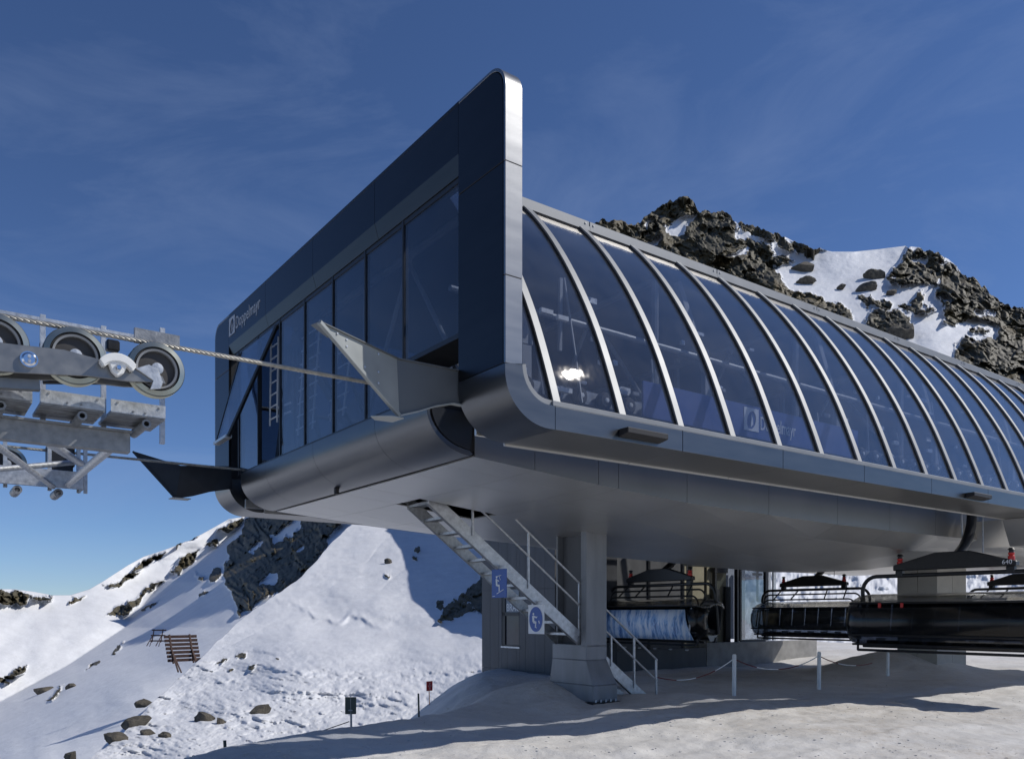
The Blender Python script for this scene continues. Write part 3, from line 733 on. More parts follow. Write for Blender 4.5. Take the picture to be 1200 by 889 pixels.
for a, b in zip(UB[:-1], UB[1:]):
    A, B = sec_full(a), sec_full(b)
    for i in range(len(A)-1):
        if a < 1 and i in (3,): pass
        P = [Vector((a, *A[i])), Vector((b, *B[i])), Vector((b, *B[i+1])), Vector((a, *A[i+1]))]
        # stair hatch in the front belly stays open
        if 1.7 < a < 3.2 and A[i][0] > 4.8 and A[i+1][0] < 5.75: continue
        quad_panel(P, 0.0035, 0.02, 'belly_panel', 'belly')
core = MB()
for a, b in zip(UB[:-1], UB[1:]):
    A, B = sec_full(a), sec_full(b); n = len(A)
    vs = [(a, p[0], p[1]+0.03) for p in A]+[(b, p[0], p[1]+0.03) for p in B]
    core.add(vs, [(i, i+1, n+i+1, n+i) for i in range(n-1) if not (1.7 < a < 3.2 and i == 3)])
core.build('belly_core', 'gap', ST, smooth=0)
MB().box((1.74, 4.86, 2.0), (1.77, 5.69, 2.5)).box((1.74, 4.86, 2.48), (3.3, 5.69, 2.5)).build('hatch_lining', 'inside', ST, smooth=0)
# flanks of the belly facing the rope slots
for side in (1, -1):
    for a, b in zip(UB[:-1], UB[1:]):
        za, zb = sec_at(a)[0][1], sec_at(b)[0][1]
        vs = [(a+0.004, mir(1.688, side), za-0.004), (b-0.004, mir(1.688, side), zb-0.004), (b-0.004, mir(1.688, side), 2.62), (a+0.004, mir(1.688, side), 2.62)]
        vs += [(p[0], mir(1.72, side), p[2]+(0.01 if k < 2 else 0)) for k, p in enumerate(vs)]
        if a < 1:
            pass
        MB().add(vs, [(0, 1, 2, 3), (7, 6, 5, 4), (0, 4, 5, 1), (1, 5, 6, 2), (2, 6, 7, 3), (3, 7, 4, 0)]).build('flank_panel', 'flank', ST, smooth=0)
    # the end of the nose, seen through the slot
    prof = [(0.06, 2.62)]+[(0.70-0.62*math.cos(math.radians(a)), 2.62-0.48*math.sin(math.radians(a))) for a in range(6, 91, 8)]+[(0.72, 2.62)]
    MB().prism(prof, lambda p, q, t: (p, mir(t, side), q), 1.695, 1.71).build('nose_cheek', 'frame', ST, smooth=0)
    MB().box((0.30, mir(1.02, side), 2.16), (1.1, mir(1.06, side), 2.34)).build('slot_bracket', 'belly', ST, bevel=0.006)
    MB().box((0.55, mir(1.07, side), 2.60), (14.0, mir(1.66, side), 2.66)).build('slot_ceiling', 'inside', ST, smooth=0)

# deeper machine housing at the rear
REAR = MB()
hz = [(14.35, 2.095), (14.75, 1.52), (24.0, 1.46), (24.0, 2.095)]
for a, b in ((0.004, 1.05), (1.054, 3.0), (3.004, 5.27), (5.274, 7.5), (7.504, 9.5), (9.504, WID-0.004)):
    MB().prism([(16.9 if 1.6 < a < 8.9 else p[0], p[1]) if p[0] < 15 and False else p for p in hz], lambda p, q, t: (p, t, q), a, b).build('housing_panel', 'belly', ST, bevel=0.004)

# glazing of the dome: ribs, panes, crown rail
DOME = [(0.06, 2.40), (0.20, 2.80), (0.42, 3.36), (0.64, 3.83), (0.90, 4.30), (1.18, 4.74), (1.48, 5.15), (1.78, 5.50), (2.04, 5.76)]
def dome_at(t):
    k = t*(len(DOME)-1); i = min(int(k), len(DOME)-2); f = k-i
    p0, p1, p2, p3 = DOME[max(i-1, 0)], DOME[i], DOME[i+1], DOME[min(i+2, len(DOME)-1)]
    return tuple(0.5*((2*p1[j])+(-p0[j]+p2[j])*f+(2*p0[j]-5*p1[j]+4*p2[j]-p3[j])*f*f+(-p0[j]+3*p1[j]-3*p2[j]+p3[j])*f**3) for j in range(2))
ND = 20
DP = [dome_at(i/ND) for i in range(ND+1)]
def dome_off(o):
    r = []
    for i, p in enumerate(DP):
        a, b = DP[max(i-1, 0)], DP[min(i+1, ND)]
        tx, tz = b[0]-a[0], b[1]-a[1]; L = math.hypot(tx, tz); r.append((p[0]-tz/L*o, p[1]+tx/L*o))
    return r
DO, DI, DG = dome_off(0.035), dome_off(-0.05), dome_off(-0.012)
RIBS = [0.76+1.042*k for k in range(22)]
rib_me = None
for k, u in enumerate(RIBS):
    MB().prism(DO+DI[::-1], lambda p, q, t: (t, p, q), u-0.052, u+0.052).build('rib', 'rib', ST, bevel=0.0)
    if k % 1 == 0:
        # rubber gasket each side of the rib
        MB().prism(dome_off(0.012)+DI[::-1], lambda p, q, t: (t, p, q), u-0.060, u+0.060).build('rib_gasket', 'rubber', ST)
edges = [0.215]+RIBS+[23.4]
for a, b in zip(edges[:-1], edges[1:]):
    MB().prism(dome_off(0.0)+DG[::-1], lambda p, q, t: (t, p, q), a+0.056, b-0.056).build('roof_pane', 'glass_dome', ST)
# mirrored far side of the dome: closed dark glazing
MB().prism(dome_off(0.0)+DG[::-1], lambda p, q, t: (t, WID-p, q), 0.25, 23.4).build('far_glazing', 'glass_tint', ST)
ux = [0.24, 3.0, 5.9, 8.8, 11.7, 14.6, 17.5, 20.4, 23.4]
for a, b in zip(ux[:-1], ux[1:]):
    MB().box((a+0.006, 2.0, 5.80), (b-0.006, 2.09, 5.885)).build('crown_rail', 'rib', ST, bevel=0.006)
    MB().box((a+0.002, 1.985, 5.735), (b-0.002, 2.10, 5.80)).build('crown_flashing', 'rib', ST)
    for uu in (a+0.08, b-0.08): MB().revolve([(0.016, 0), (0.016, 0.02), (0.0, 0.02)], (uu, 1.99, 5.84), 'y', 8).build('bolt', 'galv_dark', ST)
MB().box((0.30, 2.10, 5.70), (23.4, WID-2.0, 5.80)).build('roof', 'inside', ST, smooth=0)
MB().box((23.4, 0.0, 2.36), (23.6, WID, 5.95)).build('rear_wall', 'cladding', ST)
MB().box((0.75, 1.72, 2.62), (23.4, WID-1.72, 2.68)).build('deck', 'deck', ST, smooth=0)
# step-like black brackets on the fascia
for x, y in ((750, 511), (1143, 582)):
    q = at_v(x, y, -0.02)
    p = [(0.0, -0.05), (-0.16, -0.02), (-0.16, 0.05), (0.0, 0.05)]
    MB().prism(p, lambda a, b, t: (t, a, q[2]+b), q[0]-0.34, q[0]+0.36).build('outlet_cover', 'blackplastic', ST, bevel=0.008)

# front glazing
MU = [2.43+1.13*k for k in range(7)]
GU = 0.085
for v in MU:
    MB().box((GU-0.02, v-0.02, 2.757), (GU+0.06, v+0.02, 5.262)).build('mullion', 'frame', ST, bevel=0.004)
MB().box((GU-0.01, COLW, 5.17), (GU+0.07, WID-COLW, 5.233)).build('window_head', 'frame', ST)
MB().box((GU-0.03, 1.69, 2.757), (GU+0.07, 8.86, 2.80)).build('window_sill', 'frame', ST)
pe = [COLW+0.0]+MU+[WID-COLW]
for k, (a, b) in enumerate(zip(pe[:-1], pe[1:])):
    if k in (5, 7): continue                 # swung open for the outgoing rope
    z0 = 3.36 if k == 0 else 2.80
    MB().box((GU, a+0.03, z0), (GU+0.016, b-0.03, 5.18)).build('window_pane', 'glass_front', ST)
# surround of the rope opening above the near guide
MB().box((GU-0.04, COLW, 3.29), (GU+0.5, 2.42, 3.35)).box((GU-0.02, 2.36, 2.757), (GU+0.5, 2.42, 3.30)).build('opening_surround', 'frame', ST)
# tilted glass flap over the outgoing rope
def slab4(P, th):
    P = [Vector(p) for p in P]; n = (P[1]-P[0]).cross(P[3]-P[0]).normalized()*th
    vs = P+[p+n for p in P]
    return MB().add(vs, [(0, 1, 2, 3), (7, 6, 5, 4), (0, 4, 5, 1), (1, 5, 6, 2), (2, 6, 7, 3), (3, 7, 4, 0)])
FL = [(0.06, 8.95, 5.14), (0.06, 7.05, 5.14), (-0.42, 8.25, 3.32), (-0.42, 9.02, 3.30)]
fl = slab4([FL[0], FL[3], FL[2], FL[1]], 0.018).build('rope_flap', 'glass_front', ST)
f = MB()
for a, b in ((1, 2), (0, 3)): f.bar(FL[a], FL[b], 0.055, 0.05)
sub(f, 'flap_frame', 'frame', fl, ST)
sub(MB().bar(FL[2], FL[3], 0.12, 0.05), 'flap_edge', 'belly', fl, ST)
# black raking struts behind the glass and the outgoing rope's dark opening
for a, b in (((0.45, 7.2, 5.1), (0.55, 4.9, 2.85)), ((0.45, 7.2, 5.1), (0.55, 6.3, 2.85)), ((0.5, 7.5, 4.9), (0.5, 8.2, 2.85))):
    MB().bar(a, b, 0.09, 0.14).build('rake_strut', 'frame', ST)
MB().box((0.62, 6.75, 2.78), (0.66, 8.45, 5.15)).build('bay_shade_sheet', 'black', ST, smooth=0)  # added black sheet, its colour stands for shade inside the open bay
MB().box((0.42, 7.18, 2.78), (0.50, 7.30, 5.1)).box((0.42, 6.98, 2.78), (0.52, 7.06, 5.1)).build('opening_post', 'frame', ST)

# lettering and badge on the header
def on_front(cv, cz, u=-0.002):
    return lambda p, q, r=0.0: (u-r, cv-p, cz+q)
def badge(fn, s):
    """square badge with a leaning oval cut from it"""
    out = [(0, 0), (s, 0), (s, s), (0, s)]
    hole = [(s*0.5+s*0.30*math.cos(a)+s*0.08*math.sin(a), s*0.47+s*0.40*math.sin(a)) for a in [2*math.pi*i/24 for i in range(24)]]
    ring = []
    for i in range(24):
        a = 2*math.pi*i/24; c, d = math.cos(a), math.sin(a); m = max(abs(c), abs(d)); ring.append((s*0.5+s*0.5*c/m, s*0.5+s*0.5*d/m))
    mb = MB()
    vs = [fn(*p, 0) for p in ring]+[fn(*p, 0) for p in hole]+[fn(*p, 0.006) for p in ring]+[fn(*p, 0.006) for p in hole]
    fs = []
    for i in range(24):
        j = (i+1) % 24; fs += [(i, j, 24+j, 24+i), (48+i, 72+i, 72+j, 48+j), (i, 48+i, 48+j, j), (24+i, 24+j, 72+j, 72+i)]
    mb.add(vs, fs)
    lens = [(s*0.46, s*0.16), (s*0.62, s*0.30), (s*0.60, s*0.56), (s*0.50, s*0.74), (s*0.47, s*0.5)]
    mb.prism(lens, lambda p, q, t: fn(p, q, t), 0, 0.006)
    return mb
fn = on_front(9.56, 5.60)
badge(fn, 0.36).build('logo_badge', 'logogrey', ST, smooth=0)
vs, fs, w = text_pts('Doppelmayr', 0.36); k = 1.42/w
MB().add([fn(0.40+p[0]*k, 0.05+p[1]*0.95, p[2]) for p in vs], fs).build('logo_lettering', 'logogrey', ST, smooth=0)

# ------------------------------------------------------------------ machinery under the glass
def inside(name, label, cat, at, group=None): return Root(name, label, cat, at, group)
# blue banner board with the maker's name
BV = 0.95; b0 = at_v(872, 503, BV)
BN = inside('blue_banner', 'blue banner board with white maker name behind the curved glass', 'banner', (b0[0], BV, b0[2]-0.2))
MB().box((b0[0]-2.2, BV+0.008, b0[2]-0.10), (b0[0]+3.2, BV+0.04, b0[2]+0.40)).build('board', 'blueboard', BN)
fnb = lambda p, q, r=0.0: (b0[0]+p, BV+0.004-r, b0[2]+q)
sz = 0.36
badge(fnb, sz).build('logo_badge', 'signwhite', BN, smooth=0)
MB().add([fnb(0.40+p[0]*k*0.66, 0.05+p[1]*0.85, p[2]) for p in vs], fs).build('logo_lettering', 'signwhite', BN, smooth=0)
for v, nm in ((1.35, 'near'), (9.2, 'far')):
    TC = inside('tyre_conveyor', 'row of rubber conveyor tyres under silver rail '+('behind the curved glass' if nm == 'near' else 'on the valley side of the station'), 'tyre conveyor', (1.0, v, 2.62), 'tyre conveyors')
    MB().box((0.6, v+0.18, 2.98), (22, v+0.30, 3.16)).build('beam', 'galv_dark', TC)
    MB().tube([(0.6, v+0.75, 4.36), (22, v+0.75, 4.30)], 0.045, 8).build('rail', 'rib', TC)
    wheel = None
    for i in range(44):
        u = 0.9+0.47*i
        prof = [(0.0, -0.05), (0.06, -0.055), (0.10, -0.05), (0.125, -0.02), (0.125, 0.05), (0.10, 0.08), (0.0, 0.08)]
        if wheel is None: wheel = MB().revolve(prof, (u, v+0.08, 3.04), 'y', 14).build('tyre', 'rubber', TC); wu = u; \
            hub = sub(MB().revolve([(0.0, -0.075), (0.03, -0.07), (0.04, -0.05)], (u, v+0.08, 3.04), 'y', 10), 'hub', 'white', wheel, TC)
        else:
            c = wheel.copy(); COL.objects.link(c); c.location = (u-wu, 0, 0)
            h = hub.copy(); COL.objects.link(h); h.parent = c
    rr = random.Random(5 if v < 3 else 6)
    for i in range(60 if v < 3 else 0):  # scattered pale bits, added to stand for bright sparkles behind the glass
        u = 0.7+20*rr.random()**1.2; z = rr.choice((3.25, 3.4, 3.62, 4.2, 4.42)); w_ = 0.03+0.07*rr.random()
        MB().box((u-w_, v+0.15, z), (u+w_, v+0.19, z+0.03+0.05*rr.random())).build('clamp', rr.choice(('white', 'galv', 'rib')), TC)
    for i in range(14 if v < 3 else 0):
        u = 1.2+1.5*i; lean = 0.5*(rr.random()-0.5)
        MB().tube([(u, v+0.4, 2.66), (u+lean, v+0.6, 3.5+1.2*rr.random())], 0.02, 6).build('stay_rod', 'rib', TC)
    for i in range(6):
        u = 1.9+3.9*i
        MB().bar((u, v+0.8, 2.64), (u, v+0.8, 4.1), 0.10, 0.16, (1, 0, 0)).bar((u, v+0.8, 4.1), (u-0.55, v+0.95, 5.6), 0.08, 0.12, (1, 0, 0)).build('bracket', 'rib', TC)
# roof trusses, struts and service ladders that show through the panes
for i, u in enumerate((0.9, 4.6, 8.4, 12.2)):
    TR = inside('portal_frame', ['tubular steel frame behind the tall front windows', 'tubular steel frame standing behind the third roof pane', 'tubular steel frame beyond the blue banner', 'tubular steel frame deep inside the curved roof'][i], 'steel frame', (u, 5.2, 2.62), 'steel frames inside the station')
    for v in (2.2, 5.2, 8.3):
        MB().tube([(u, v, 2.66), (u, v, 5.6)], 0.06, 8).build('post', 'rib', TR)
    MB().tube([(u, 2.2, 5.45), (u, 8.3, 5.45)], 0.06, 8).build('crossbar', 'rib', TR)
    for a, b in ((2.2, 3.8), (5.2, 3.7), (5.2, 6.8), (8.3, 6.9)):
        MB().tube([(u, a, 3.2), (u, b, 5.4)], 0.035, 8).build('diagonal', 'rib', TR)
ST2 = inside('sloping_strut', 'thin silver inverted V strut behind the first roof panes', 'strut', (1.7, 1.2, 2.62))
a = at_v(657, 326, 1.75); b = at_v(656, 411, 1.75); c = at_v(661, 326, 1.75); d = at_v(672, 400, 1.6); e = at_v(682, 472, 1.3)
MB().bar(a, b, 0.045, 0.05).build('post', 'rib', ST2); MB().tube([c, d, e], 0.018, 8).build('rod', 'rib', ST2)
a = at_v(622, 380, 1.2); b = at_v(626, 396, 1.2); c = at_v(637, 462, 1.1); d = at_v(612, 398, 1.2); e=at_v(615, 420, 1.1)
MB().tube([b, c], 0.014, 6).build('rod', 'rib', ST2); MB().bar(a, at_v(621, 404, 1.2), 0.05, 0.03).build('plate', 'rib', ST2)
for px, py, w_ in ((640, 365, .1), (659, 373, .09), (707, 425, .08), (660, 457, .14), (700, 398, .1), (730, 460, .1)):
    a = at_v(px, py, 1.35)
    BX = inside('cable_bracket', None, None, a)
    bpy.data.objects.remove(BX.o)
    MB().box((a[0]-w_, a[1]-.03, a[2]-.03), (a[0]+w_, a[1]+.03, a[2]+.03)).build('clamp', 'white', ST2)
LAD = [(0.27, 7.55, 7.93, 3.55, 5.12, 0.03, 'caged white ladder standing in the dark open bay beside the glass flap'),
       (0.40, 5.95, 6.60, 3.2, 5.0, 0.16, 'white ladder rack in the pane next to the dark open bay'),
       (0.42, 4.75, 5.25, 3.2, 4.35, 0.16, 'white ladder rack behind the pane beside the raised guide fin')]
for u, v0, v1, z0, z1, lean, lab in LAD:
    L = inside('ladder', lab, 'ladder', (u, (v0+v1)/2, 2.62), 'ladders inside the station')
    for v in (v0, v1): MB().bar((u, v+lean*2.0, z0), (u, v, z1), 0.024, 0.024).build('stile', 'white', L)
    n = int((z1-z0)/0.21)
    for i in range(n):
        t = (i+0.5)/n; z = z0+(z1-z0)*t; o_ = lean*2.0*(1-t)
        MB().bar((u, v0+o_-(0.1 if v0 < 6.5 else 0), z), (u, v1+o_+(0.1 if v0 < 6.5 else 0), z), 0.02, 0.02).build('rung', 'white', L)
for j, (x0, y0, x1, y1) in enumerate(((460, 345, 452, 385), (412, 318, 430, 365), (430, 365, 408, 395), (497, 250, 492, 330), (448, 300, 445, 380))):
    pass
HB = inside('rope_deflector', 'pair of grey guide arms reaching into the open bay of the front', 'guide arm', (0.8, 7.6, 3.4))
for z in (3.86, 3.70): MB().tube([(0.35, 7.75, z), (0.5, 7.2, z+0.05), (0.6, 6.7, z-0.02)], 0.025, 8).build('arm', 'galv', HB)
BW = inside('bullwheel', 'big steel bullwheel lying flat inside the station', 'bullwheel', (17.5, 5.27, 2.9))
MB().revolve([(3.7, -0.1), (3.93, -0.12), (3.93, 0.12), (3.7, 0.1), (3.7, -0.1)], (17.5, 5.27, 2.95), 'z', 64).build('rim', 'galv_dark', BW)
for i in range(6):
    a = math.pi*i/3; MB().bar((17.5, 5.27, 2.95), (17.5+3.75*math.cos(a), 5.27+3.75*math.sin(a), 2.95), 0.2, 0.15).build('spoke', 'galv_dark', BW)
for i in range(5):
    u = 6.4+1.5*i
    MT = inside('drive_motor', ['blue geared motor ahead of the lettered banner', 'blue geared motor behind the maker name', 'blue geared motor in the pane after the banner', 'blue geared motor beside the silver bracket', 'rearmost blue geared motor under the glass'][i], 'motor', (u, 2.3, 2.66), 'blue motors inside the station')
    MB().box((u-0.3, 2.05, 2.68), (u+0.3, 2.5, 3.0)).build('gearbox', 'blueboard', MT, bevel=0.03)
    MB().revolve([(0.0, -0.35), (0.14, -0.33), (0.14, 0.0), (0.0, 0.0)], (u, 2.0, 2.9), 'y', 14).build('housing', 'blueboard', MT)

# ------------------------------------------------------------------ rope guides at the front of the station
GF = Root('rope_guide_fin', 'pale grey flared guide fin bolted beside the corner column, incoming rope passing behind it', 'guide fin', (0, 1.0, 2.3), 'rope guide fins')
def sheet(poly3, off):
    o = Vector(off); n = len(poly3); P = [Vector(p) for p in poly3]
    return MB().add(P+[p+o for p in P], [tuple(range(n)), tuple(range(2*n-1, n-1, -1))]+[(i, (i+1) % n, n+(i+1) % n, n+i) for i in range(n)])
A0 = at_v(465, 420, 1.0); B0 = at_v(468, 487, 1.0); C0 = (0.1, 0.965, 2.88); D0 = (0.1, 0.965, 2.475); T0 = at_v(374, 377, 0.55)
mid = [at_v(530, 473, 0.98), at_v(510, 476, 0.99), at_v(490, 482, 1.0)]
sheet([A0, C0, D0]+mid+[B0], (0, 0.03, 0)).build('web', 'fin_shaded', GF, smooth=20)
sheet([T0, A0, B0], (0.012, 0.028, 0)).build('flare', 'fin_lit', GF, smooth=0)
MB().bar(T0, B0, 0.05, 0.045).build('edge_bar', 'fin_lit', GF, bevel=0.006)
MB().bar(T0, A0, 0.05, 0.012).bar(A0, C0, 0.05, 0.012).build('top_flange', 'fin_shaded', GF)
t1 = at_v(364, 381, 0.9); t2 = at_v(384, 396, 0.80)
sheet([T0, t1, t2], (0.01, 0.0, 0.012)).build('tip_plate', 'fin_shaded', GF, smooth=0)
low = [B0]+mid[::-1]+[D0]
f = MB()
for a, b in zip(low[:-1], low[1:]): f.bar(a, b, 0.07, 0.014)
f.build('bottom_flange', 'fin_lit', GF)
c = Vector(at_v(452, 488, 0.95)); sheet([c+Vector((-0.16, 0.05, 0)), c+Vector((0.02, -0.10, 0)), c+Vector((0.20, -0.06, 0.01)), c+Vector((0.16, 0.14, 0.0)), c+Vector((-0.06, 0.16, 0))], (0, 0, -0.018)).build('toe_plate', 'fin_lit', GF, bevel=0.004)
for x, y in ((395, 391), (406, 398), (406, 406), (443, 415), (427, 430), (443, 436), (443, 449)):
    tt = (465-x)/(465-374.0); vv = 1.0-0.45*tt-0.012
    p = at_v(x, y, vv); MB().revolve([(0.011, 0), (0.011, -0.014), (0, -0.014)], p, 'y', 8).build('bolt', 'galv', GF)
GL = Root('rope_guide_fin', 'dark flared guide fin poking out past the far column, outgoing rope above it', 'guide fin', (0, 9.6, 2.3), 'rope guide fins')
A1 = at_v(212, 546, 9.55); T1 = at_v(156, 529, 9.95); B1 = at_v(206, 584, 9.6); C1 = (0.05, 9.55, 2.98); D1 = (0.05, 9.55, 2.52)
m1 = [at_v(268, 573, 9.55), at_v(246, 576, 9.57), at_v(226, 581, 9.6)]
sheet([T1, A1, C1, D1]+m1+[B1], (0, 0.03, 0)).build('web', 'frame', GL, smooth=0)
MB().bar(T1, B1, 0.05, 0.04).build('edge_bar', 'frame', GL)
MB().bar(T1, A1, 0.06, 0.015).bar(A1, C1, 0.06, 0.015).build('top_flange', 'frame', GL)
c = Vector(at_v(212, 584, 9.5)); MB().box(c+Vector((-0.2, -0.15, 0)), c+Vector((0.15, 0.12, -0.015))).build('toe_plate', 'fin_lit', GL)

# ------------------------------------------------------------------ haul ropes: six strands laid round a core
def rope(name, v, z0, slope, u0, u1, label):
    RT = Root(name, label, 'rope', (0, v, z0), 'haul ropes')
    n = int((u1-u0)/0.028)
    MB().tube([(u0, v, z0+slope*u0), (u1, v, z0+slope*u1)], 0.017, 8).build('core', 'rubber', RT)
    for k in range(6):
        pts = []
        for i in range(n+1):
            u = u0+(u1-u0)*i/n; a = 2*math.pi*(u/0.30+k/6.0)
            pts.append((u, v+0.0165*math.cos(a), z0+slope*u+0.0165*math.sin(a)))
        MB().tube(pts, 0.0088, 5).build('strand', 'rope', RT, smooth=80)
rope('haul_rope', 1.35, 2.665, 0.0, -9.0, 2.2, 'thick twisted steel haul rope running over the near wheels and behind the pale fin')
rope('haul_rope', 9.2, 2.88, 0.004, -9.0, 2.0, 'thin twisted steel haul rope leading to the dark fin at the far column')

# ------------------------------------------------------------------ lift tower head with rope wheels
TW = Root('tower_head', 'galvanised lift tower head with railings, catwalk trays and braces', 'lift tower', (-7.0, 5.27, -6.0))
MB().tube([(-7, 5.27, -9), (-7, 5.27, 1.6)], [0.55, 0.42], 24).build('mast', 'galv', TW)
MB().box((-7.25, 1.3, 1.55), (-6.75, 9.3, 1.95)).build('crossarm', 'galv', TW)
def tray(u0, u1, v0, v1, z):
    MB().box((u0, v0, z), (u1, v0+0.012, z+0.13)).build('tray_lip', 'galv', TW)
    n = 4; m = MB()
    for i in range(n):
        a = v0+0.02+(v1-v0-0.03)*i/n; m.box((u0, a, z-0.012), (u1, a+(v1-v0)/n-0.03, z+0.012))
    m.box((u0, v0+0.02, z+0.014), (u1, v1, z+0.02))
    m.build('tray_deck', 'galv_dark', TW)
    for t in (0.12, 0.4, 0.62, 0.88):
        MB().revolve([(0.011, 0), (0.011, -0.012), (0, -0.012)], (u0+(u1-u0)*t, v0, z+(0.03 if t in (0.4, 0.62) else 0.10)), 'y', 6).build('bolt', 'galv_dark', TW)
    c = (u0+u1)/2+0.08
    MB().revolve([(0.026, -0.10), (0.045, -0.10), (0.045, 0.5), (0.026, 0.5), (0.026, -0.10)], (c, v0+0.12, z-0.07), 'y', 14).build('pipe_stub', 'galv_dark', TW)
trays = []
for x0, x1, y in ((-62, 38, 470), (48, 123, 474), (130, 194, 486)):
    a = at_v(x0, y, 1.72); b = at_v(x1, y, 1.72); tray(a[0], b[0], 1.72, 2.42, 2.02)
a = at_v(-60, 505, 2.2)
bu = at_v(152, 500, 2.2)
MB().box((-7.2, 2.17, 1.71), (bu[0], 2.29, 1.92)).build('catwalk_beam', 'galv_dark', TW, bevel=0.006)
MB().box((-7.2, 2.10, 1.915), (bu[0], 2.36, 1.935)).build('beam_flange', 'galv_dark', TW)
# railing behind the wheels
r0, r1 = at_v(-60, 356, 2.45), at_v(190, 402, 2.45)
zr = at_v(50, 376, 2.45)[2]
MB().bar((r0[0], 2.45, zr), (at_v(156, 396, 2.45)[0], 2.45, zr), 0.05, 0.055).build('top_rail', 'galv', TW)
for x in (50, 121, 190):
    p = at_v(x, 400, 2.45); MB().bar((p[0], 2.45, 1.9), (p[0], 2.45, zr+(0.16 if x == 190 else 0.06)), 0.055, 0.05, (1, 0, 0)).build('rail_post', 'galv', TW)
    MB().bar((p[0]-0.03, 2.45, zr-0.25), (p[0], 2.45, zr-0.25), 0.03, 0.03).build('rail_clip', 'galv_dark', TW)
p = at_v(190, 385, 2.45); MB().bar((p[0]-0.26, 2.6, zr-0.10), (p[0], 2.45, zr+0.02), 0.03, 0.05).build('corner_brace', 'galv', TW)
pts = [at_v(153, 395, 2.2), at_v(205, 402, 2.2)]
MB().box((pts[0][0], 2.0, pts[0][2]-0.10), (pts[1][0], 2.05, pts[0][2]+0.05)).build('end_plate', 'galv_dark', TW)
# braces across to the far wheels
for a, b, r in ((at_v(140, 516, 2.2), at_v(80, 567, 8.3), 0.055), (at_v(20, 494, 2.25), at_v(95, 543, 8.4), 0.06), (at_v(-60, 555, 6.5), at_v(92, 541, 8.4), 0.045), (at_v(-20, 510, 4.5), at_v(62, 570, 8.4), 0.045)):
    MB().tube([a, b], r, 12).build('brace', 'galv', TW)
b0_ = at_v(-120, 558, 8.5); b1_ = at_v(98, 566, 8.5)
zf = at_v(50, 570, 8.5)[2]
MB().box((-7.2, 8.48, zf), (b1_[0], 8.52, zf+0.30)).build('catwalk_beam', 'galv', TW, bevel=0.006)
MB().box((-7.2, 8.52, zf+0.26), (b1_[0], 9.0, zf+0.30)).box((b1_[0]-0.02, 8.5, zf), (b1_[0], 9.0, zf+0.3)).build('tray_deck', 'galv_dark', TW)
for x in (20, 68):
    p = at_v(x, 580, 8.55); MB().revolve([(0.04, -0.1), (0.072, -0.1), (0.072, 0.4), (0.04, 0.4), (0.04, -0.1)], (p[0], 8.6, zf-0.08), 'y', 14).build('pipe_stub', 'galv_dark', TW)
zt = at_v(50, 515, 8.9)[2]
for x in (6, 58, 92, 100):
    p = at_v(x, 540, 8.95); MB().bar((p[0], 8.95, zf), (p[0], 8.95, zt+0.3), 0.06, 0.06, (1, 0, 0)).build('rail_post', 'galv', TW)
MB().bar((-7.2, 8.95, zt+0.02), (at_v(56, 515, 8.95)[0], 8.95, zt+0.02), 0.06, 0.06).build('top_rail', 'galv', TW)
for x0, y0, x1, y1 in ((55, 520, 88, 548), (60, 540, 86, 566)):
    a = at_v(x0, y0, 9.0); b = at_v(x1, y1, 9.0); MB().box((a[0], 9.0, a[2]), (b[0], 9.25, b[2])).build('control_box', 'black', TW, bevel=0.03)

def sheave(name, u, v, z, r, rope_label, sgn=-1):
    SH = Root(name, rope_label, 'rope wheel', (u, v, z), 'rope wheels on the tower head')
    k = r/0.27
    outer = [(0.212*k, -0.05), (0.218*k, -0.075), (0.264*k, -0.066), (0.272*k, -0.05), (0.235*k, -0.025), (0.235*k, 0.025), (0.272*k, 0.045), (0.27*k, 0.06), (0.218*k, 0.075), (0.212*k, 0.05), (0.212*k, -0.05)]
    MB().revolve(outer, (u, v, z), 'y', 64).build('flange', 'zinc', SH, smooth=40)
    MB().revolve([(0.226*k, -0.03), (0.25*k, -0.025), (0.25*k, 0.025), (0.226*k, 0.03), (0.226*k, -0.03)], (u, v, z), 'y', 48).build('liner', 'rubber', SH)
    MB().revolve([(0.176*k, -0.068), (0.196*k, -0.074), (0.196*k, 0.07), (0.176*k, 0.062), (0.176*k, -0.068)], (u, v, z), 'y', 48).build('ring', 'rib', SH)
    MB().revolve([(0.1962*k, -0.060), (0.2118*k, -0.064), (0.2118*k, 0.06), (0.1962*k, 0.06), (0.1962*k, -0.060)], (u, v, z), 'y', 48).build('groove', 'rubber', SH)
    MB().revolve([(0.0, -0.03), (0.176*k, -0.03), (0.176*k, 0.03), (0.0, 0.03)], (u, v, z), 'y', 40).build('web', 'webgrey', SH)
    MB().revolve([(0.0, -0.10), (0.055*k, -0.095), (0.06*k, -0.03)], (u, v, z), 'y', 24).build('hub', 'galv', SH)
for (x, y, r, lab) in ((182, 435, 0.265, 'rope wheel at the tip of the near beam, next to the corner plate'),
                       (87, 424.5, 0.265, 'rope wheel half hidden behind the near beam and the white pad'),
                       (-6, 413, 0.265, 'rope wheel cut by the photo edge behind the near beam')):
    p = at_v(x, y, 1.35); sheave('sheave_wheel', p[0], 1.35, 2.665-0.022-0.235*r/0.27-0.012, r, lab)
for (x, y, lab) in ((8, 545, 'rope wheel behind the far railing under the thin rope'), (-60, 545, 'rope wheel farther along the far railing, mostly out of view')):
    p = at_v(x, y, 9.2); sheave('sheave_wheel', p[0], 9.2, 2.88-0.02+0.0-0.30, 0.30, lab)
BA = Root('wheel_beam', 'grey tapered steel beam carrying the near rope wheels with chrome pivot bolt', 'wheel beam', (-4.6, 1.2, 2.3))
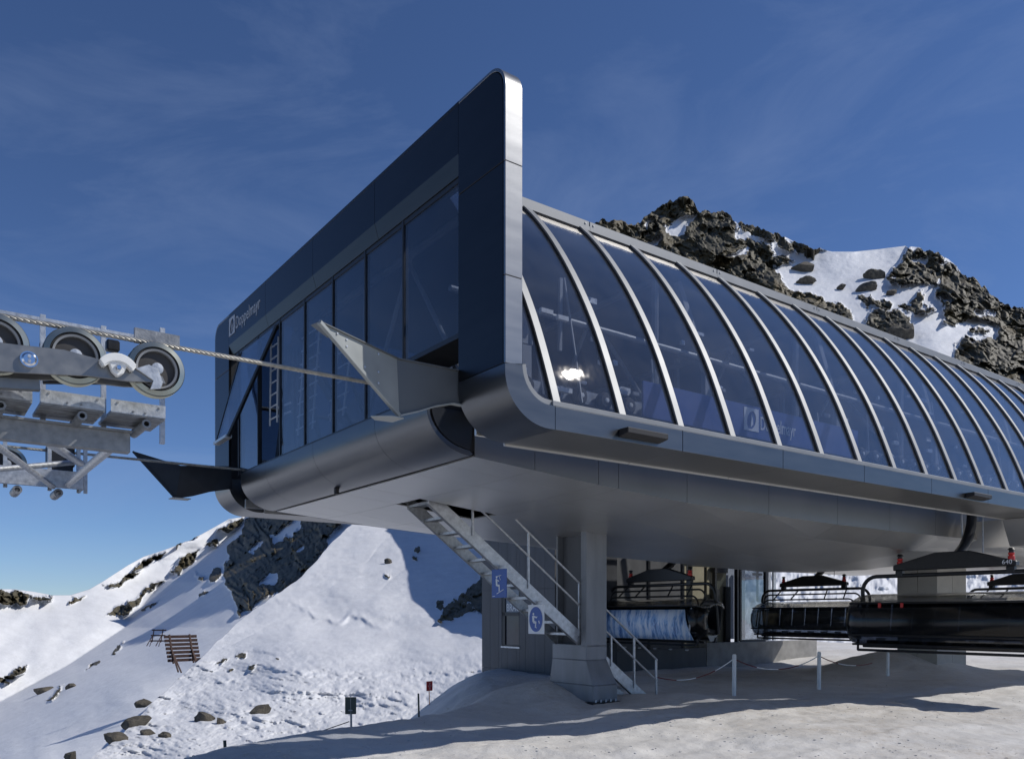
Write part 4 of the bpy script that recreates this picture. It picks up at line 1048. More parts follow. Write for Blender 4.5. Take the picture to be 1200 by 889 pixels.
poly = [(-80, 392), (-20, 399), (20, 404), (75, 410), (112, 420), (150, 432), (176, 436), (190, 441), (194, 450), (176, 448), (150, 447), (104, 441), (20, 437), (-80, 428)]
for v in (1.235, 1.465):
    P = [at_v(x, y, 1.235) for x, y in poly]
    MB().prism([(p[0], p[2]) for p in P], lambda a, b, t: (a, t, b), v-0.014, v+0.014).build('side_plate', 'steel', BA, bevel=0.003)
p = at_v(34, 421, 1.2); MB().revolve([(0.0, -0.045), (0.045, -0.045), (0.06, -0.03), (0.072, -0.03), (0.072, 0.0)], (p[0], 1.22, p[2]), 'y', 28).build('pivot_bolt', 'chrome', BA)
for dz in (0.022, -0.022): MB().revolve([(0.0, -0.06), (0.014, -0.06), (0.014, -0.04)], (p[0], 1.22, p[2]+dz), 'y', 8).build('bolt', 'galv', BA)
c = at_v(137, 433, 1.2)
pad = arc(c[0], c[2]-0.05, 0.19, 30, 150, 14)+arc(c[0], c[2]-0.085, 0.14, 150, 30, 14)
MB().prism(pad, lambda a, b, t: (a, t, b), 1.12, 1.22).build('derail_pad', 'white', BA, bevel=0.012, seg=2)
MB().prism([(c[0]-0.09, c[2]+0.06), (c[0]+0.09, c[2]+0.06), (c[0]+0.05, c[2]-0.04), (c[0], c[2]-0.08), (c[0]-0.05, c[2]-0.04)], lambda a, b, t: (a, t, b), 1.14, 1.21).build('pad_arm', 'white', BA, bevel=0.01)
MB().revolve([(0.0, -0.05), (0.02, -0.05), (0.032, -0.03), (0.032, 0.0)], (c[0], 1.15, c[2]-0.0), 'y', 6).build('bolt', 'chrome', BA)
for x, y in ((172, 442),):
    p = at_v(x, y, 1.2); MB().prism([(p[0]-0.10, p[2]+0.07), (p[0]+0.02, p[2]+0.13), (p[0]+0.10, p[2]+0.10), (p[0]+0.15, p[2]-0.02), (p[0]+0.13, p[2]-0.09), (p[0]+0.03, p[2]-0.11), (p[0]+0.06, p[2]-0.02)], lambda a, b, t: (a, t, b), 1.20, 1.222).build('wheel_arm', 'galv', BA, bevel=0.004)
MB().bar(at_v(-60, 446, 1.42), at_v(46, 452, 1.42), 0.10, 0.09).build('lower_beam', 'steel', BA)
a = at_v(124, 400, 1.6); MB().box((a[0], 1.55, a[2]-0.09), (a[0]+0.12, 1.65, a[2]+0.02)).build('switch_box', 'black', BA, bevel=0.015)
MB().tube([at_v(50, 448, 1.5), at_v(140, 449, 1.5)], 0.016, 8).build('cable', 'black', BA)

# ------------------------------------------------------------------ pillars
PL = Root('support_pillar', 'near grey steel pillar with flared foot, stair passing through it', 'pillar', (5.36, 5.2, GZ), 'pillars under the station')
u0, u1 = 5.36, 5.90
va, vb = 4.75, 5.80
MB().box((u0, va, -0.65), (u1, va+0.17, 1.75)).build('jamb', 'pillar', PL, bevel=0.012)
MB().box((u0+0.10, vb-0.05, -0.65), (u1, vb, 1.75)).build('jamb', 'pillar', PL, bevel=0.008)
MB().box((u0+0.24, va+0.16, -0.65), (u0+0.28, vb-0.052, 1.75)).build('recess_shade', 'darkwall', PL)  # dark plate added, its colour stands for the shade in the recess
def frustum(mb, a0, b0, a1, b1, z0, z1):
    (ua, vc), (ub, vd) = a0, b0; (uc, ve), (ud, vf) = a1, b1
    return mb.add([(ua, vc, z0), (ub, vc, z0), (ub, vd, z0), (ua, vd, z0), (uc, ve, z1), (ud, ve, z1), (ud, vf, z1), (uc, vf, z1)],
                  [(0, 3, 2, 1), (4, 5, 6, 7), (0, 1, 5, 4), (1, 2, 6, 5), (2, 3, 7, 6), (3, 0, 4, 7)])
frustum(MB(), (u0, va), (u1, vb), (u0, va), (u1, vb), -0.899, -0.60).build('shaft', 'pillar', PL, bevel=0.01)
frustum(MB(), (u0-0.0, va-0.19), (u1+0.10, vb+0.09), (u0, va), (u1, vb), -1.38, -0.90).build('flare', 'pillar', PL, bevel=0.01)
MB().box((u0-0.0, va-0.192, -1.70), (u1+0.102, vb+0.092, -1.382)).build('foot', 'pillar', PL, bevel=0.01)
MB().box((u0-0.05, va-0.24, -1.76), (u1+0.15, vb+0.14, -1.705)).build('base_plate', 'black', PL, bevel=0.006)
MB().box((u0-0.18, va-0.42, -2.6), (u1+0.3, vb+0.32, -1.764)).build('plinth', 'concrete', PL, bevel=0.03)
for k in range(5):
    MB().revolve([(0.018, 0), (0.018, 0.05), (0, 0.05)], (u0+0.05+k*0.13, va-0.215, -1.705), 'z', 6).build('anchor_bolt', 'galv', PL)
P2 = Root('support_pillar', 'far support pillar clad in beige panels behind the nearest chair', 'pillar', (19, 5.2, GZ), 'pillars under the station')
for i in range(3):
    z0, z1 = -1.9+1.12*i, -1.9+1.12*(i+1)-0.012
    for a, b in ((4.75, 5.33), (5.345, 5.95)): MB().box((18.9, a, z0), (18.94, b, min(z1, 1.5))).build('cladding_panel', 'lightpanel', P2, bevel=0.004)
    for a, b in ((18.945, 19.8), (19.815, 20.65)): MB().box((a, 4.75, z0), (b, 4.79, min(z1, 1.5))).build('cladding_panel', 'lightpanel', P2, bevel=0.004)
MB().box((18.945, 4.795, -2.5), (20.64, 5.94, 1.5)).build('core', 'concrete', P2)

# ------------------------------------------------------------------ stair
SR = Root('steel_stair', 'galvanised open tread stair descending from the belly hatch through the near pillar', 'stair', (5.3, 5.35, GZ))
sl = (1.94+1.91)/(2.26-7.54)
def stz(u): return 1.94+(u-2.26)*sl
SV0, SV1 = 4.97, 5.72
for v in (SV0, SV1):
    for a, b in ((1.95, 5.42), (5.72, 7.62)):
        n = 0.28
        MB().prism([(a, stz(a)), (b, stz(b)), (b, stz(b)-n), (a, stz(a)-n)], lambda p, q, t: (p, t, q), v-0.012, v+0.012).build('stringer', 'galv', SR, bevel=0.002)
        MB().prism([(a, stz(a)-n), (b, stz(b)-n), (b, stz(b)-n-0.012), (a, stz(a)-n-0.012)], lambda p, q, t: (p, t, q), v-0.012, v+(0.06 if v == SV0 else -0.06)).build('stringer_flange', 'galv_dark', SR)
nt = 18
for i in range(nt):
    u = 2.1+(7.5-2.1)*i/(nt-1); z = stz(u)-0.12
    if 5.45 < u < 5.75: continue
    MB().box((u-0.12, SV0+0.014, z-0.03), (u+0.12, SV1-0.014, z)).build('tread', 'galv_dark', SR)
    MB().box((u-0.125, SV0+0.014, z-0.035), (u-0.105, SV1-0.014, z+0.012)).build('tread_nosing', 'galv', SR)
for a, b in ((2.6, 5.38), (5.95, 7.52)):
    for h in (0.48, 0.92):
        ua = a if h < 0.9 else max(a, 3.2 if a < 5 else a)
        MB().tube([(ua, SV0-0.02, stz(ua)+h), (b, SV0-0.02, stz(b)+h)], 0.022, 10).build('handrail', 'galv', SR)
    for k in range(3):
        u = a+0.25+(b-0.28-a)*k/2.0
        h = 0.92 if k != 0 else 0.5
        MB().bar((u, SV0-0.02, stz(u)-0.12), (u, SV0-0.02, stz(u)+h), 0.035, 0.035, (1, 0, 0)).build('baluster', 'galv', SR)
MB().bar((1.75, SV1, 2.02), (2.1, SV1, stz(2.1)-0.1), 0.02, 0.03).build('handrail_end', 'galv', SR)

# ------------------------------------------------------------------ signs on the stair
def sign(name, label, c, w, h, bgm, fg, parts):
    SG = Root(name, label, 'sign', c, 'pictogram signs on the stair')
    u, v, z = c
    MB().box((u, v-w/2, z-h/2), (u+0.015, v+w/2, z+h/2)).build('plate', bgm, SG, bevel=0.003)
    MB().box((u+0.02, v-w/3, z+h/2-0.02), (u+0.05, v+w/3, z+h/2+0.07)).build('hanger', 'orange' if False else 'galv', SG)
    for poly, m, dep in parts:
        pts = [(v-(p[0]-0.5)*w, z+(p[1]-0.5)*h) for p in poly]
        MB().prism(pts, lambda a, b, t: (t, a, b), u-dep, u-dep+0.004).build('pictogram', m, SG, smooth=0)
    return SG
def stroke(a, b, w):
    dx, dy = b[0]-a[0], b[1]-a[1]; L = math.hypot(dx, dy); nx, ny = -dy/L*w/2, dx/L*w/2
    return [(a[0]+nx, a[1]+ny), (b[0]+nx, b[1]+ny), (b[0]-nx, b[1]-ny), (a[0]-nx, a[1]-ny)]
fig1 = [ell(0.36, 0.72, 0.055, 0.04), stroke((0.34, 0.66), (0.36, 0.42), 0.10), stroke((0.36, 0.44), (0.55, 0.42), 0.07), stroke((0.53, 0.43), (0.53, 0.22), 0.06), stroke((0.36, 0.14), (0.82, 0.28), 0.022),
        stroke((0.36, 0.62), (0.52, 0.58), 0.04), stroke((0.30, 0.74), (0.66, 0.78), 0.02), stroke((0.62, 0.62), (0.52, 0.75), 0.02), stroke((0.06, 0.05), (0.24, 0.06), 0.015)]
sign('pictogram_sign', 'plain blue sign with a white seated skier under the upper stair flight', (3.41, 4.93, 0.555), 0.46, 0.52, 'signblue', 'signwhite', [(p, 'signwhite', 0.006) for p in fig1])
fig2 = [ell(0.36, 0.68, 0.05, 0.045), stroke((0.34, 0.62), (0.36, 0.42), 0.12), stroke((0.38, 0.60), (0.56, 0.56), 0.05), stroke((0.34, 0.42), (0.54, 0.38), 0.09), stroke((0.52, 0.40), (0.48, 0.22), 0.06), stroke((0.48, 0.23), (0.56, 0.21), 0.03),
        stroke((0.56, 0.56), (0.60, 0.60), 0.03), stroke((0.70, 0.46), (0.74, 0.36), 0.05)]
sign('pictogram_sign', 'white sign with blue disc and white skier holding a bar, lower on the stair', (4.285, 4.96, -0.10), 0.48, 0.55, 'signwhite', 'signblue', [(ell(0.5, 0.5, 0.42, 0.43, 0, 32), 'signblue', 0.006)]+[(p, 'signwhite', 0.0105) for p in fig2])

# ------------------------------------------------------------------ service building on the far side
SB = Root('service_building', 'dark boarded service building behind the chairs with a tall narrow window', 'building', (10, 12, GZ))
hv = [11.4+0.475*i for i in range(9)]
wv0, wv1 = at_u(609, 720, 10)[1], at_u(588, 720, 10)[1]; wz0, wz1 = at_u(598, 757, 10)[2], at_u(598, 688, 10)[2]
MB().box((10.06, 11.42, -4.0), (12.5, 15.18, 4.2)).build('core', 'inside', SB, smooth=0)
zb = [-4.0, at_u(564, 781, 10)[2], at_u(564, 692, 10)[2], 4.2]
for z0, z1 in zip(zb[:-1], zb[1:]):
    for a, b in zip(hv[:-1], hv[1:]):
        # leave the window opening free
        if a < wv1 and b > wv0 and z0 < wz1 and z1 > wz0:
            for (p, q, r, s_) in ((a, min(b, wv0), z0, z1), (max(a, wv1), b, z0, z1), (max(a, wv0), min(b, wv1), z0, min(z1, wz0)), (max(a, wv0), min(b, wv1), max(z0, wz1), z1)):
                if q-p > 0.02 and s_-r > 0.02: MB().box((10.0, p+0.004, r+0.004), (10.05, q-0.004, s_-0.004)).build('wall_board', 'darkwall', SB)
        else:
            MB().box((10.0, a+0.005, z0+0.004), (10.05, b-0.005, z1-0.004)).build('wall_board', 'darkwall', SB)
wn_ = MB()
for p, q in (((wv0, wz0), (wv0+0.06, wz1)), ((wv1-0.16, wz0), (wv1, wz1)), ((wv0, wz1-0.06), (wv1, wz1)), ((wv0, wz0), (wv1, wz0+0.05)), ((wv0, wz0+(wz1-wz0)*0.52), (wv1, wz0+(wz1-wz0)*0.58))):
    wn_.box((10.01, p[0], p[1]), (10.058, q[0], q[1]))
wf = wn_.build('window', 'frame', SB)
sub(MB().box((10.045, wv0+0.06, wz0+0.05), (10.052, wv1-0.16, wz0+(wz1-wz0)*0.52)), 'pane', 'glass_far', wf, SB)
sub(MB().box((10.045, wv0+0.06, wz0+(wz1-wz0)*0.58), (10.052, wv1-0.16, wz1-0.06)), 'pane', pm('pale blind', (0.20, 0.24, 0.29), 0, 0.4, 3, 0.1), wf, SB)
sub(MB().box((9.97, wv0-0.02, wz0-0.05), (10.06, wv1+0.02, wz0)), 'sill', 'galv', wf, SB)
tv, tf, tw_ = text_pts('BRAC', 0.34)
kk = (wv1-0.16-wv0-0.10)/tw_
sub(MB().add([(10.040-p[2], wv1-0.20-p[0]*kk, wz0+(wz1-wz0)*0.60+p[1]*1.0) for p in tv], tf), 'sticker_lettering', 'signwhite', wf, SB)
# long rear wing
def px_u(x, v): return at_v(x, 700, v)[0]
VW = 12.2
segs = [(712, 760, 'darkwall'), (760, 800, 'darkwall'), (800, 838, 'yellow'), (841, 864, 'yellow'), (868, 896, 'glass_hut')]
MB().box((12.5, 13.6, -3), (20.6, 15.0, 4.0)).build('back_wall', 'inside', SB, smooth=0)
MB().box((10.5, 12.0, 3.0), (21.0, 15.0, 3.2)).build('roof', 'darkwall', SB)
for k_, (x0, x1, m_) in enumerate(segs):
    a, b = px_u(x0, VW), px_u(x1, VW)
    if m_ == 'glass_hut':
        MB().box((a, VW, -0.95), (b, VW+0.02, 3.0)).build('glass_panel', 'glass_hut', SB)
        MB().box((a-0.08, VW-0.05, -1.0), (a, VW+0.06, 3.0)).box((b, VW-0.05, -1.0), (b+0.08, VW+0.06, 3.0)).box((a, VW-0.05, -1.02), (b, VW+0.06, -0.94)).build('glass_frame', 'frame', SB)
        MB().box((a, VW+0.9, -0.95), (b, VW+0.94, 3.0)).build('blind', pm('grey blue blind', (0.26, 0.30, 0.38), 0, 0.5, 2, 0.08), SB)
    else:
        MB().box((a+0.01, VW+(0.5 if m_ == 'yellow' else 0), -1.2), (b-0.01, VW+(0.56 if m_ == 'yellow' else 0.06), 3.0)).build('wall_panel', m_, SB)
        MB().box((b-0.05, VW-0.04, -1.2), (b+0.05, VW+0.1, 3.0)).build('post', 'frame', SB)
a, b = px_u(843, VW), px_u(851, VW); MB().box((a, VW+0.3, -0.6), (b, VW+0.4, 0.9)).build('locker', 'black', SB)
a, b = px_u(858, VW), px_u(864, VW); MB().box((a, VW+0.3, -1.2), (b, VW+0.4, 1.0)).build('cabinet', 'black', SB)
MB().box((px_u(845, VW), VW+0.35, 1.5), (px_u(862, VW), VW+0.45, 1.75)).build('shelf', 'darkwall', SB)
MB().box((px_u(712, 12.0), 11.95, -2.6), (px_u(826, 12.0), 12.15, -1.18)).build('dark_plinth', 'darkwall', SB)
MB().box((px_u(827, 12.0), 11.95, -2.6), (px_u(956, 12.0), 12.3, -1.02)).build('plinth', 'concrete', SB, bevel=0.01)
a = px_u(888, VW+0.85)
MB().box((a-0.05, VW+0.85, 0.5), (a+0.05, VW+0.88, 2.1)).box((a-0.3, VW+0.85, 1.5), (a+0.3, VW+0.88, 1.6)).build('cross_shape', 'frame', SB)
for x in (902, 908):
    a = px_u(x, VW); MB().box((a-0.07, VW, -1.0), (a+0.07, VW+0.08, 3.0)).build('glass_post', 'galv', SB)

# ------------------------------------------------------------------ chairs
def make_chair(label, style, group='bubble chairs hanging under the station'):
    CH = Root('lift_chair', label, 'lift chair', (0, 0, 0), group); CH.o.location = (0, 0, 0)
    hx = 0.85       # grip sits this far behind the seat centre
    MB().tube([(hx, 0, 0), (hx, 0, -0.55), (hx-0.02, 0, -0.75), (hx-0.14, 0, -1.0), (hx-0.36, 0, -1.22), (hx-0.62, 0, -1.38), (0.0, 0, -1.5)], [0.10, 0.10, 0.105, 0.11, 0.10, 0.09, 0.08], 12).build('hanger', 'black', CH)
    MB().box((hx-0.3, -0.09, -0.04), (hx+0.3, 0.09, 0.16)).build('grip', 'galv_dark', CH, bevel=0.02)
    MB().tube([(hx+0.16, -0.16, 0), (hx+0.16, -0.16, -1.35)], 0.012, 6).build('cable', 'galv', CH)
    MB().tube([(hx-0.25, 0.1, -0.45), (hx-0.22, 0.1, -1.0)], 0.018, 6).build('damper_rod', 'galv', CH)
    b = [(-1.28, -1.62), (-1.28, -1.72), (1.28, -1.72), (1.28, -1.60), (0.35, -1.36), (-0.35, -1.36)]
    MB().prism(b, lambda p, q, t: (t, p, q), -0.09, 0.09).build('crossbeam', 'black', CH, bevel=0.015)
    for s in (-1, 1):
        d = MB().revolve([(0.065, -1.60), (0.065, -1.52), (0.04, -1.50), (0.06, -1.48), (0.06, -1.45), (0.0, -1.45)], (0, s*1.16, 0), 'z', 14).build('spring_pad', 'red', CH)
        sub(MB().revolve([(0.045, -1.45), (0.045, -1.40), (0.075, -1.39), (0.04, -1.35), (0.0, -1.35)], (0, s*1.16, 0), 'z', 12), 'cap', 'black', d, CH)
        MB().box((-0.06, s*1.16-0.08, -1.86), (0.06, s*1.16+0.08, -1.72)).build('clamp', 'black', CH, bevel=0.01)
    r = 0.34; top = -1.83; w = 2.06
    path = [(0.12, -w, -3.2), (0.05, -w, -2.6)]+[(0, -w+r-r*math.cos(math.radians(a)), top-r+r*math.sin(math.radians(a))) for a in range(0, 91, 15)]
    path += [(p[0], -p[1], p[2]) for p in path[::-1]]
    MB().tube(path, 0.045, 10).build('main_frame', 'black', CH)
    for k, (dx, dz, ww) in enumerate(() if style == 'front' else ((-0.16, -0.16, 1.86), (-0.34, -0.34, 1.76))):
        pth = [(-0.62, -ww, -3.1), (-0.5, -ww, -2.55)]+[(dx, -ww+0.25-0.25*math.cos(math.radians(a)), top+dz-0.25+0.25*math.sin(math.radians(a))) for a in range(0, 91, 15)]
        pth += [(p[0], -p[1], p[2]) for p in pth[::-1]]
        MB().tube(pth, 0.026, 8).build('bubble_hoop', 'black', CH)
    for s in (() if style == 'front' else (-1, 1)):
        for y in (0.55, 1.25): MB().tube([(0, s*y, top), (-0.36, s*(y+0.1), top-0.36)], 0.022, 6).build('hoop_stay', 'black', CH)
    for i in range(8):
        y = -1.78+3.56*i/7
        bk = [(0.30, -2.42), (0.36, -2.44), (0.30, -3.12), (0.20, -3.12)]
        MB().prism(bk, lambda p, q, t: (p, t, q), y-0.235, y+0.235).build('backrest', 'blackplastic', CH, bevel=0.025, seg=2)
        st = [(0.24, -3.10), (-0.28, -3.06), (-0.30, -3.16), (0.22, -3.22)]
        MB().prism(st, lambda p, q, t: (p, t, q), y-0.235, y+0.235).build('seat', 'blackplastic', CH, bevel=0.025, seg=2)
        MB().prism([(0.2, -3.24), (-0.2, -3.24), (-0.1, -3.40), (0.02, -3.40)], lambda p, q, t: (p, t, q), y-0.19, y-0.16).build('seat_bracket', 'galv_dark', CH)
    for i in (5, 6, 7)[:2]:
        y = -1.78+3.56*i/7-(3.56*4/7 if style == 'front' else 0)
        MB().box((-0.665, -y-0.03, -2.60), (-0.640, -y+0.03, -2.45)).build('release_tab', 'red', CH) if style == 'front' else None
    MB().tube([(0.12, -2.0, -3.34), (0.12, 2.0, -3.34)], 0.05, 8).tube([(-0.24, -1.9, -3.42), (-0.24, 1.9, -3.42)], 0.035, 8).build('seat_beam', 'black', CH)
    MB().tube([(-0.55, -1.85, -3.50), (-0.55, 1.85, -3.50)], 0.03, 8).build('footrest', 'black', CH)
    for s in (-1, 1): MB().tube([(0.12, s*2.0, -3.2), (-0.3, s*1.98, -3.0), (-0.55, s*1.85, -3.5)], 0.028, 8).build('armrest', 'black', CH)
    # bubble: an arched shell with rounded ends, smoked above, darker skirt below
    up = [(0.36, -2.40), (0.22, -2.28), (0.0, -2.23), (-0.26, -2.25), (-0.48, -2.33), (-0.62, -2.46)]
    lo = [(-0.62, -2.46), (-0.72, -2.66), (-0.75, -2.9), (-0.70, -3.16), (-0.60, -3.36)]
    def shell(prof, name, m_):
        ys = [(-2.16, 0.62), (-2.10, 0.84), (-1.98, 0.95), (-1.8, 1.0), (0, 1.0), (1.8, 1.0), (1.98, 0.95), (2.10, 0.84), (2.16, 0.62)]
        c = (0.05, -2.75); vs = []; n = len(prof)
        for y, s in ys:
            for p in prof: vs.append((c[0]+(p[0]-c[0])*s, y, c[1]+(p[1]-c[1])*s))
        fs = [(j*n+i, j*n+i+1, (j+1)*n+i+1, (j+1)*n+i) for j in range(len(ys)-1) for i in range(n-1)]
        o = MB().add(vs, fs).build(name, m_, CH, smooth=60)
        sm = o.modifiers.new('thickness', 'SOLIDIFY'); sm.thickness = 0.008
        return o
    shell(up, 'bubble', 'bubble')
    sk = shell(lo, 'bubble_skirt', 'bubble_mid' if style == 'plain' else 'bubble_dark')
    MB().tube([(-0.635, -2.0, -2.45), (-0.635, 2.0, -2.45)], 0.022, 8).tube([(-0.71, -2.0, -3.16), (-0.71, 2.0, -3.16)], 0.022, 8).tube([(-0.60, -1.95, -3.37), (-0.60, 1.95, -3.37)], 0.025, 8).build('bubble_rail', 'black', CH)
    if style == 'print':
        lo2 = [(-0.70, -2.54), (-0.775, -2.80), (-0.78, -2.98), (-0.73, -3.20), (-0.68, -3.36)]
        ys = [-1.62, -0.8, 0, 0.8, 1.74]; vs = []; n = len(lo2)
        for y in ys:
            for p in lo2: vs.append((p[0]-0.02, y if y != -1.62 else -1.62-(p[1]+2.54)*-0.35, p[1]))
        o = MB().add(vs, [(j*n+i, j*n+i+1, (j+1)*n+i+1, (j+1)*n+i) for j in range(4) for i in range(n-1)]).build('printed_panel', 'print', CH, smooth=60)
        sm = o.modifiers.new('thickness', 'SOLIDIFY'); sm.thickness = 0.01
        MB().tube([(-0.62, -1.78, -2.5), (-0.75, -1.80, -3.1), (-0.66, -1.72, -3.2)], 0.03, 8).build('latch_lever', 'galv', CH)
        for i in range(6): MB().revolve([(0.0, -0.05), (0.05, -0.03), (0.05, 0.0), (0.0, 0.0)], (-0.5, -1.5+0.6*i, -3.62), 'z', 8).build('foot_peg', 'galv_dark', CH)
    if style == 'front':
        tv, tf, tw2 = text_pts('640', 0.13)
        MB().add([(-0.094-p[2], -1.02-p[0], -1.68+p[1]) for p in tv], tf).build('number_lettering', 'signwhite', CH, smooth=0)
    return CH.o
def place(o, u, v, zr, rz=0.0):
    o.location = W(u, v, zr); o.rotation_euler = (0, 0, PHI+rz)
c1 = make_chair('nearest black bubble chair with red tabs hanging low in front of the beige pillar', 'front'); place(c1, 12.75, 1.35, 2.69)
c2 = make_chair('black bubble chair hanging beyond the plinth, between the glass panel and the nearest chair', 'plain'); place(c2, 19.6, 9.3, 2.66)
c3 = make_chair('dark bubble chair with blue and white printed front behind the near pillar', 'print'); place(c3, 12.3, 9.45, 2.66)
c4 = copy_tree(c2, W(23.6, 4.3, 2.66), PHI-0.25, 'black bubble chair mostly hidden behind the nearest chair at the photo edge')

# ------------------------------------------------------------------ marker posts and plastic chain
posts = []
for x, y0, y1, lab in ((860, 766, 815, 'white marker post closest to the stair on the shaded snow'), (959.5, 763, 807, 'white marker post between the stair side post and the one under the nearest chair'), (1040, 764, 795, 'white marker post below the nearest chair')):
    d = -GZ*F/(y1-CY)*0.97; p = ray(x, y1, d); gz = float(ground_z(np.array([p.x]), np.array([p.y]))[0])
    o = bpy.data.objects.new('marker_post', None); o.location = (p.x, p.y, gz); COL.objects.link(o); tag(o, lab, 'post', 'white marker posts')
    top = d*(CY-y0)/F-gz
    MB().tube([(0, 0, -0.3), (0.01, 0, top-0.03), (0.01, 0, top)], [0.045, 0.045, 0.03], 12).build('pole', 'white', o)
    posts.append(Vector((p.x, p.y, gz+top-0.1)))
ch = bpy.data.objects.new('plastic_chain', None); ch.location = posts[0]; COL.objects.link(ch)
tag(ch, 'red and white plastic chain sagging between the stair rail and the marker posts', 'chain')
start = W(7.5, SV0-0.02, stz(7.5)+0.55)
pts = []
for a, b, sag in ((start, posts[0], 0.22), (posts[0], posts[1], 0.28), (posts[1], posts[2], 0.25)):
    for i in range(24):
        t = i/24.0; p = a.lerp(b, t); p.z -= sag*4*t*(1-t); pts.append(p-posts[0])
for k in range(0, len(pts)-6, 6):
    MB().tube(pts[k:k+7], 0.012, 6).build('chain_section', 'white' if (k//6) % 2 else 'dullred', ch)

# ------------------------------------------------------------------ small signs and poles on the slope edge
def gpole(name, label, cat, x, ybase, ytop, d, build, group=None):
    p = ray(x, ybase, d)
    o = bpy.data.objects.new(name, None); o.location = p; COL.objects.link(o); tag(o, label, cat, group)
    build(o, d*(ybase-ytop)/F)
    return o
def b1(o, h):
    MB().tube([(0.02, 0, -0.5), (0, 0, h)], 0.016, 10).build('pole', 'galv_dark', o)
    MB().box((-0.085, -0.015, h-0.25), (0.085, 0.0, h+0.01)).build('panel', 'signback', o, bevel=0.006)
    MB().box((-0.03, -0.03, h-0.20), (0.03, -0.015, h-0.18)).build('clamp', 'galv_dark', o)
gpole('back_of_sign', 'dark back of a small sign on a pole at the plateau edge', 'sign', 411, 866, 817, 12.6, b1)
gpole('slim_pole', 'slim dark pole on the snow crest beside the red flag marker', 'pole', 491, 846, 812, 14.0, lambda o, h: MB().tube([(0.01, 0, -0.4), (-0.01, 0, h)], 0.016, 10).build('pole', 'signback', o), 'slim poles on the crest')
gpole('slim_pole', 'slim dark pole leaning at the lower photo edge below the boulders', 'pole', 265, 905, 867, 11.5, lambda o, h: MB().tube([(0.02, 0, -0.4), (-0.02, 0, h)], 0.022, 10).build('pole', 'signback', o), 'slim poles on the crest')
def b3(o, h):
    MB().tube([(0, 0, -0.4), (-0.04, 0, h)], 0.012, 8).build('pole', 'orange', o)
    MB().box((-0.14, -0.02, h-0.12), (0.08, 0.0, h+0.16)).build('panel', 'red', o, bevel=0.006)
    MB().box((-0.055, -0.03, h-0.08), (-0.005, -0.021, h+0.12)).box((-0.085, -0.03, h-0.0), (0.025, -0.0215, h+0.05)).build('pictogram', pm('pale red print', (0.75, 0.25, 0.22), 0, 0.5), o)
gpole('red_marker', 'small red warning board on an orange stick standing on the trampled slope', 'sign', 504, 832, 804, 24.0, b3).rotation_euler = (0, 0, 0.75)
rl = bpy.data.objects.new('boundary_rope', None); rl.location = ray(409, 845, 12.6); COL.objects.link(rl); tag(rl, 'thin red and black boundary rope sagging left of the small sign', 'rope')
P = [ray(409, 845, 12.6), ray(380, 855, 13.2), ray(350, 866, 13.6), ray(320, 878, 13.8), ray(290, 889, 13.9)]
P = [p-ray(409, 845, 12.6) for p in P]
MB().tube(P[:3], 0.008, 6).build('dark_section', 'black', rl); MB().tube(P[2:], 0.010, 6).build('red_section', 'red', rl)

# ------------------------------------------------------------------ avalanche barriers
def barrier(label, c, d, sc, beams, ang):
    p = ray(c[0], c[1], d); o = bpy.data.objects.new('avalanche_barrier', None); o.location = p; o.rotation_euler = (0, 0, ang); COL.objects.link(o)
    tag(o, label, 'barrier', 'rusty avalanche barriers')
    for i in range(beams):
        t = i/(beams-1.0)
        MB().bar((-1.6*sc, 0.75*sc*t, (0.1+2.2*t)*sc), (1.6*sc, 0.75*sc*t, (0.1+2.2*t)*sc), 0.16*sc, 0.27*sc).build('crossbeam', 'rust', o)
    for x in (-1.1, 0.9):
        MB().bar((x*sc, -0.08*sc, -0.2*sc), (x*sc, 0.75*sc, 2.5*sc), 0.14*sc, 0.14*sc).build('girder', 'rust', o)
        MB().bar((x*sc, 0.6*sc, 1.6*sc), (x*sc-0.25*sc, -1.5*sc, -0.9*sc), 0.12*sc, 0.12*sc).build('prop', 'rust', o)
        MB().bar((x*sc, 0.4*sc, 1.2*sc), (x*sc+0.2*sc, -1.2*sc, -1.0*sc), 0.10*sc, 0.10*sc).build('prop', 'rust', o)
    return o
barrier('rusty avalanche barrier of stacked beams on props above the rock strewn slope', (216, 774), 72, 0.92, 7, 0.85)
barrier('low snowed in avalanche barrier just behind the propped one', (184, 751), 82, 0.48, 3, -0.15)
def crossbits(): pass

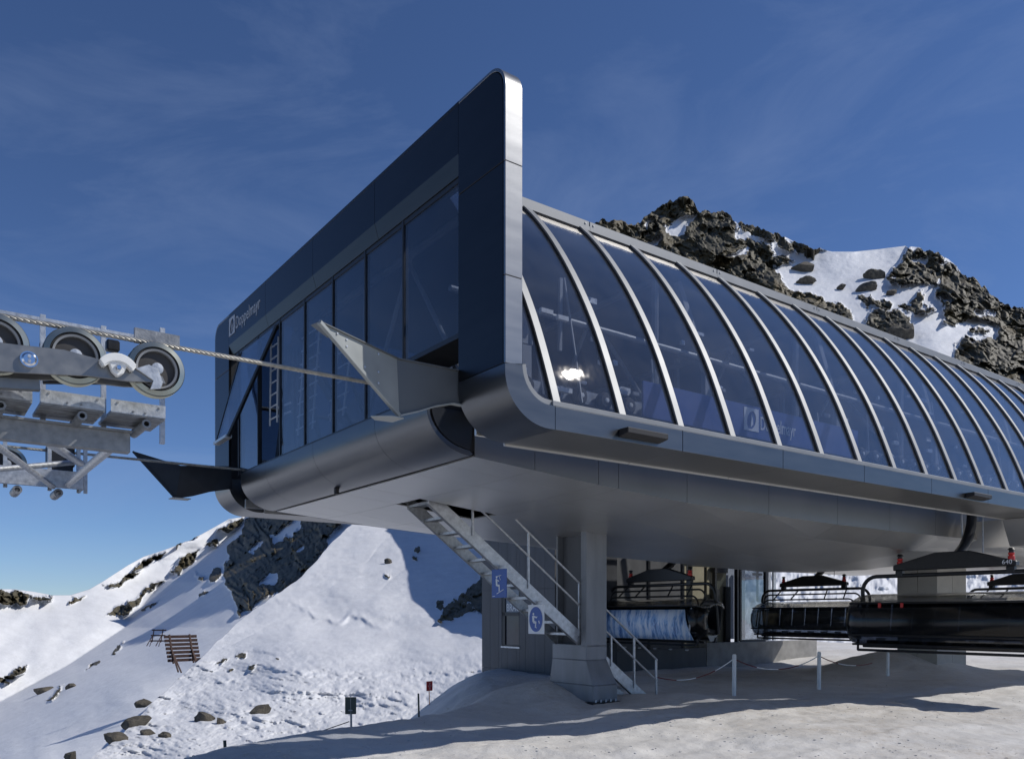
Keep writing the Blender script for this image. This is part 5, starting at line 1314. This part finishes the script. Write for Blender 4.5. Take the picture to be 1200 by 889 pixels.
# ------------------------------------------------------------------ boulders
def boulder(x, y, rx, ry, d, seed, label, rot=0.0, sq=0.8):
    r = rx*d/F; rz = ry*d/F
    bm = bmesh.new(); bmesh.ops.create_icosphere(bm, subdivisions=4, radius=1.0)
    co = np.array([v.co for v in bm.verts])
    n = 0.32*fbm(co[:, 0]*1.3+seed*3.1, co[:, 1]*1.3, co[:, 2]*1.3+seed, 2, seed)+0.16*ridged(co[:, 0]*2.2, co[:, 1]*2.2+seed, co[:, 2]*2.2, 4, seed+3)
    co = co*(1+n[:, None]*0.75)
    rg = np.random.RandomState(seed)
    for _ in range(13):
        nv = rg.normal(size=3); nv /= np.linalg.norm(nv); h = 0.62+0.25*rg.rand()
        over = np.clip(co@nv-h, 0, None); co = co-over[:, None]*nv*0.93
    q = co*1.18
    co = q*np.array([r, max(r, rz)*sq, rz])
    c, s = math.cos(rot), math.sin(rot)
    for v, p in zip(bm.verts, co): v.co = (p[0]*c-p[2]*s, p[1], p[0]*s+p[2]*c)
    me = bpy.data.meshes.new('boulder'); bm.to_mesh(me); bm.free()
    me.materials.append(M['rock']); me.polygons.foreach_set('use_smooth', [True]*len(me.polygons)); me.set_sharp_from_angle(angle=math.radians(17))
    o = bpy.data.objects.new('boulder', me); o.location = ray(x, y, d); COL.objects.link(o); tag(o, label, 'boulder', 'boulders on the snow')
BL = [(239, 841, 11, 9, 'N', 'largest pale boulder on the lower slope, tilted like a wedge', 0.5), (259, 846, 6, 7, 'N', 'small rounded boulder next to the tilted wedge boulder', 0.2), (304, 833, 12, 8, 'N', 'brown slab boulder lying nearest the small dark sign', 0.5),
      (158, 846, 16, 8, 'N', 'broad dark boulder topping the cluster above the lower photo edge', 0.15), (138, 864, 14, 7, 'N', 'low flat boulder lying downhill of the broad dark one', -0.2), (172, 857, 8, 5, 'N', 'stubby boulder tucked below the broad dark one', 0.1), (168, 823, 9, 5, 'N', 'boulder on the spur edge uphill of the cluster', 0.3), (194, 861, 7, 5, 'N', 'lone small boulder between the cluster and the wedge boulder', 0.4),
      (82, 884, 6, 6, 'N', 'boulder at the bottom edge of the shaded gully', 0.5), (52, 808, 9, 6, 'L', 'dark boulder in the sunlit hollow low on the far slope', 0.2), (84, 803, 6, 4, 'L', 'smaller dark boulder beside the one in the sunlit hollow', 0.3), (455, 657, 4, 4, 'N', 'tiny rock high on the smooth slope under the belly', 0.3),
      (942, 312, 12, 8, 'R', 'rounded boulder on the bright snowfield below the ridge', 0.1), (945, 329, 10, 5, 'R', 'flat boulder below the rounded one on the snowfield', 0.1), (1024, 322, 11, 6, 'R', 'boulder perched left of the dark crag on the snowfield', 0.1), (1014, 336, 10, 6, 'R', 'boulder under the perched one on the snowfield', 0.2), (1044, 342, 6, 4, 'R', 'small rock between the perched boulders and the crag', 0.1), (1056, 391, 15, 11, 'R', 'biggest boulder just above the glass roof edge', 0.2), (985, 336, 5, 3, 'R', 'speck sized rock alone in the middle of the snowfield', 0.1)]
for i, (x, y, rx, ry, pt, lab, rot) in enumerate(BL):
    d = float({'N': N_D, 'L': L_D, 'R': R_D}[pt](np.array(float(x)), np.array(y+ry*0.3)))
    boulder(x, y+ry*0.25, rx, ry, d*0.992, 20+i*7, lab, rot)
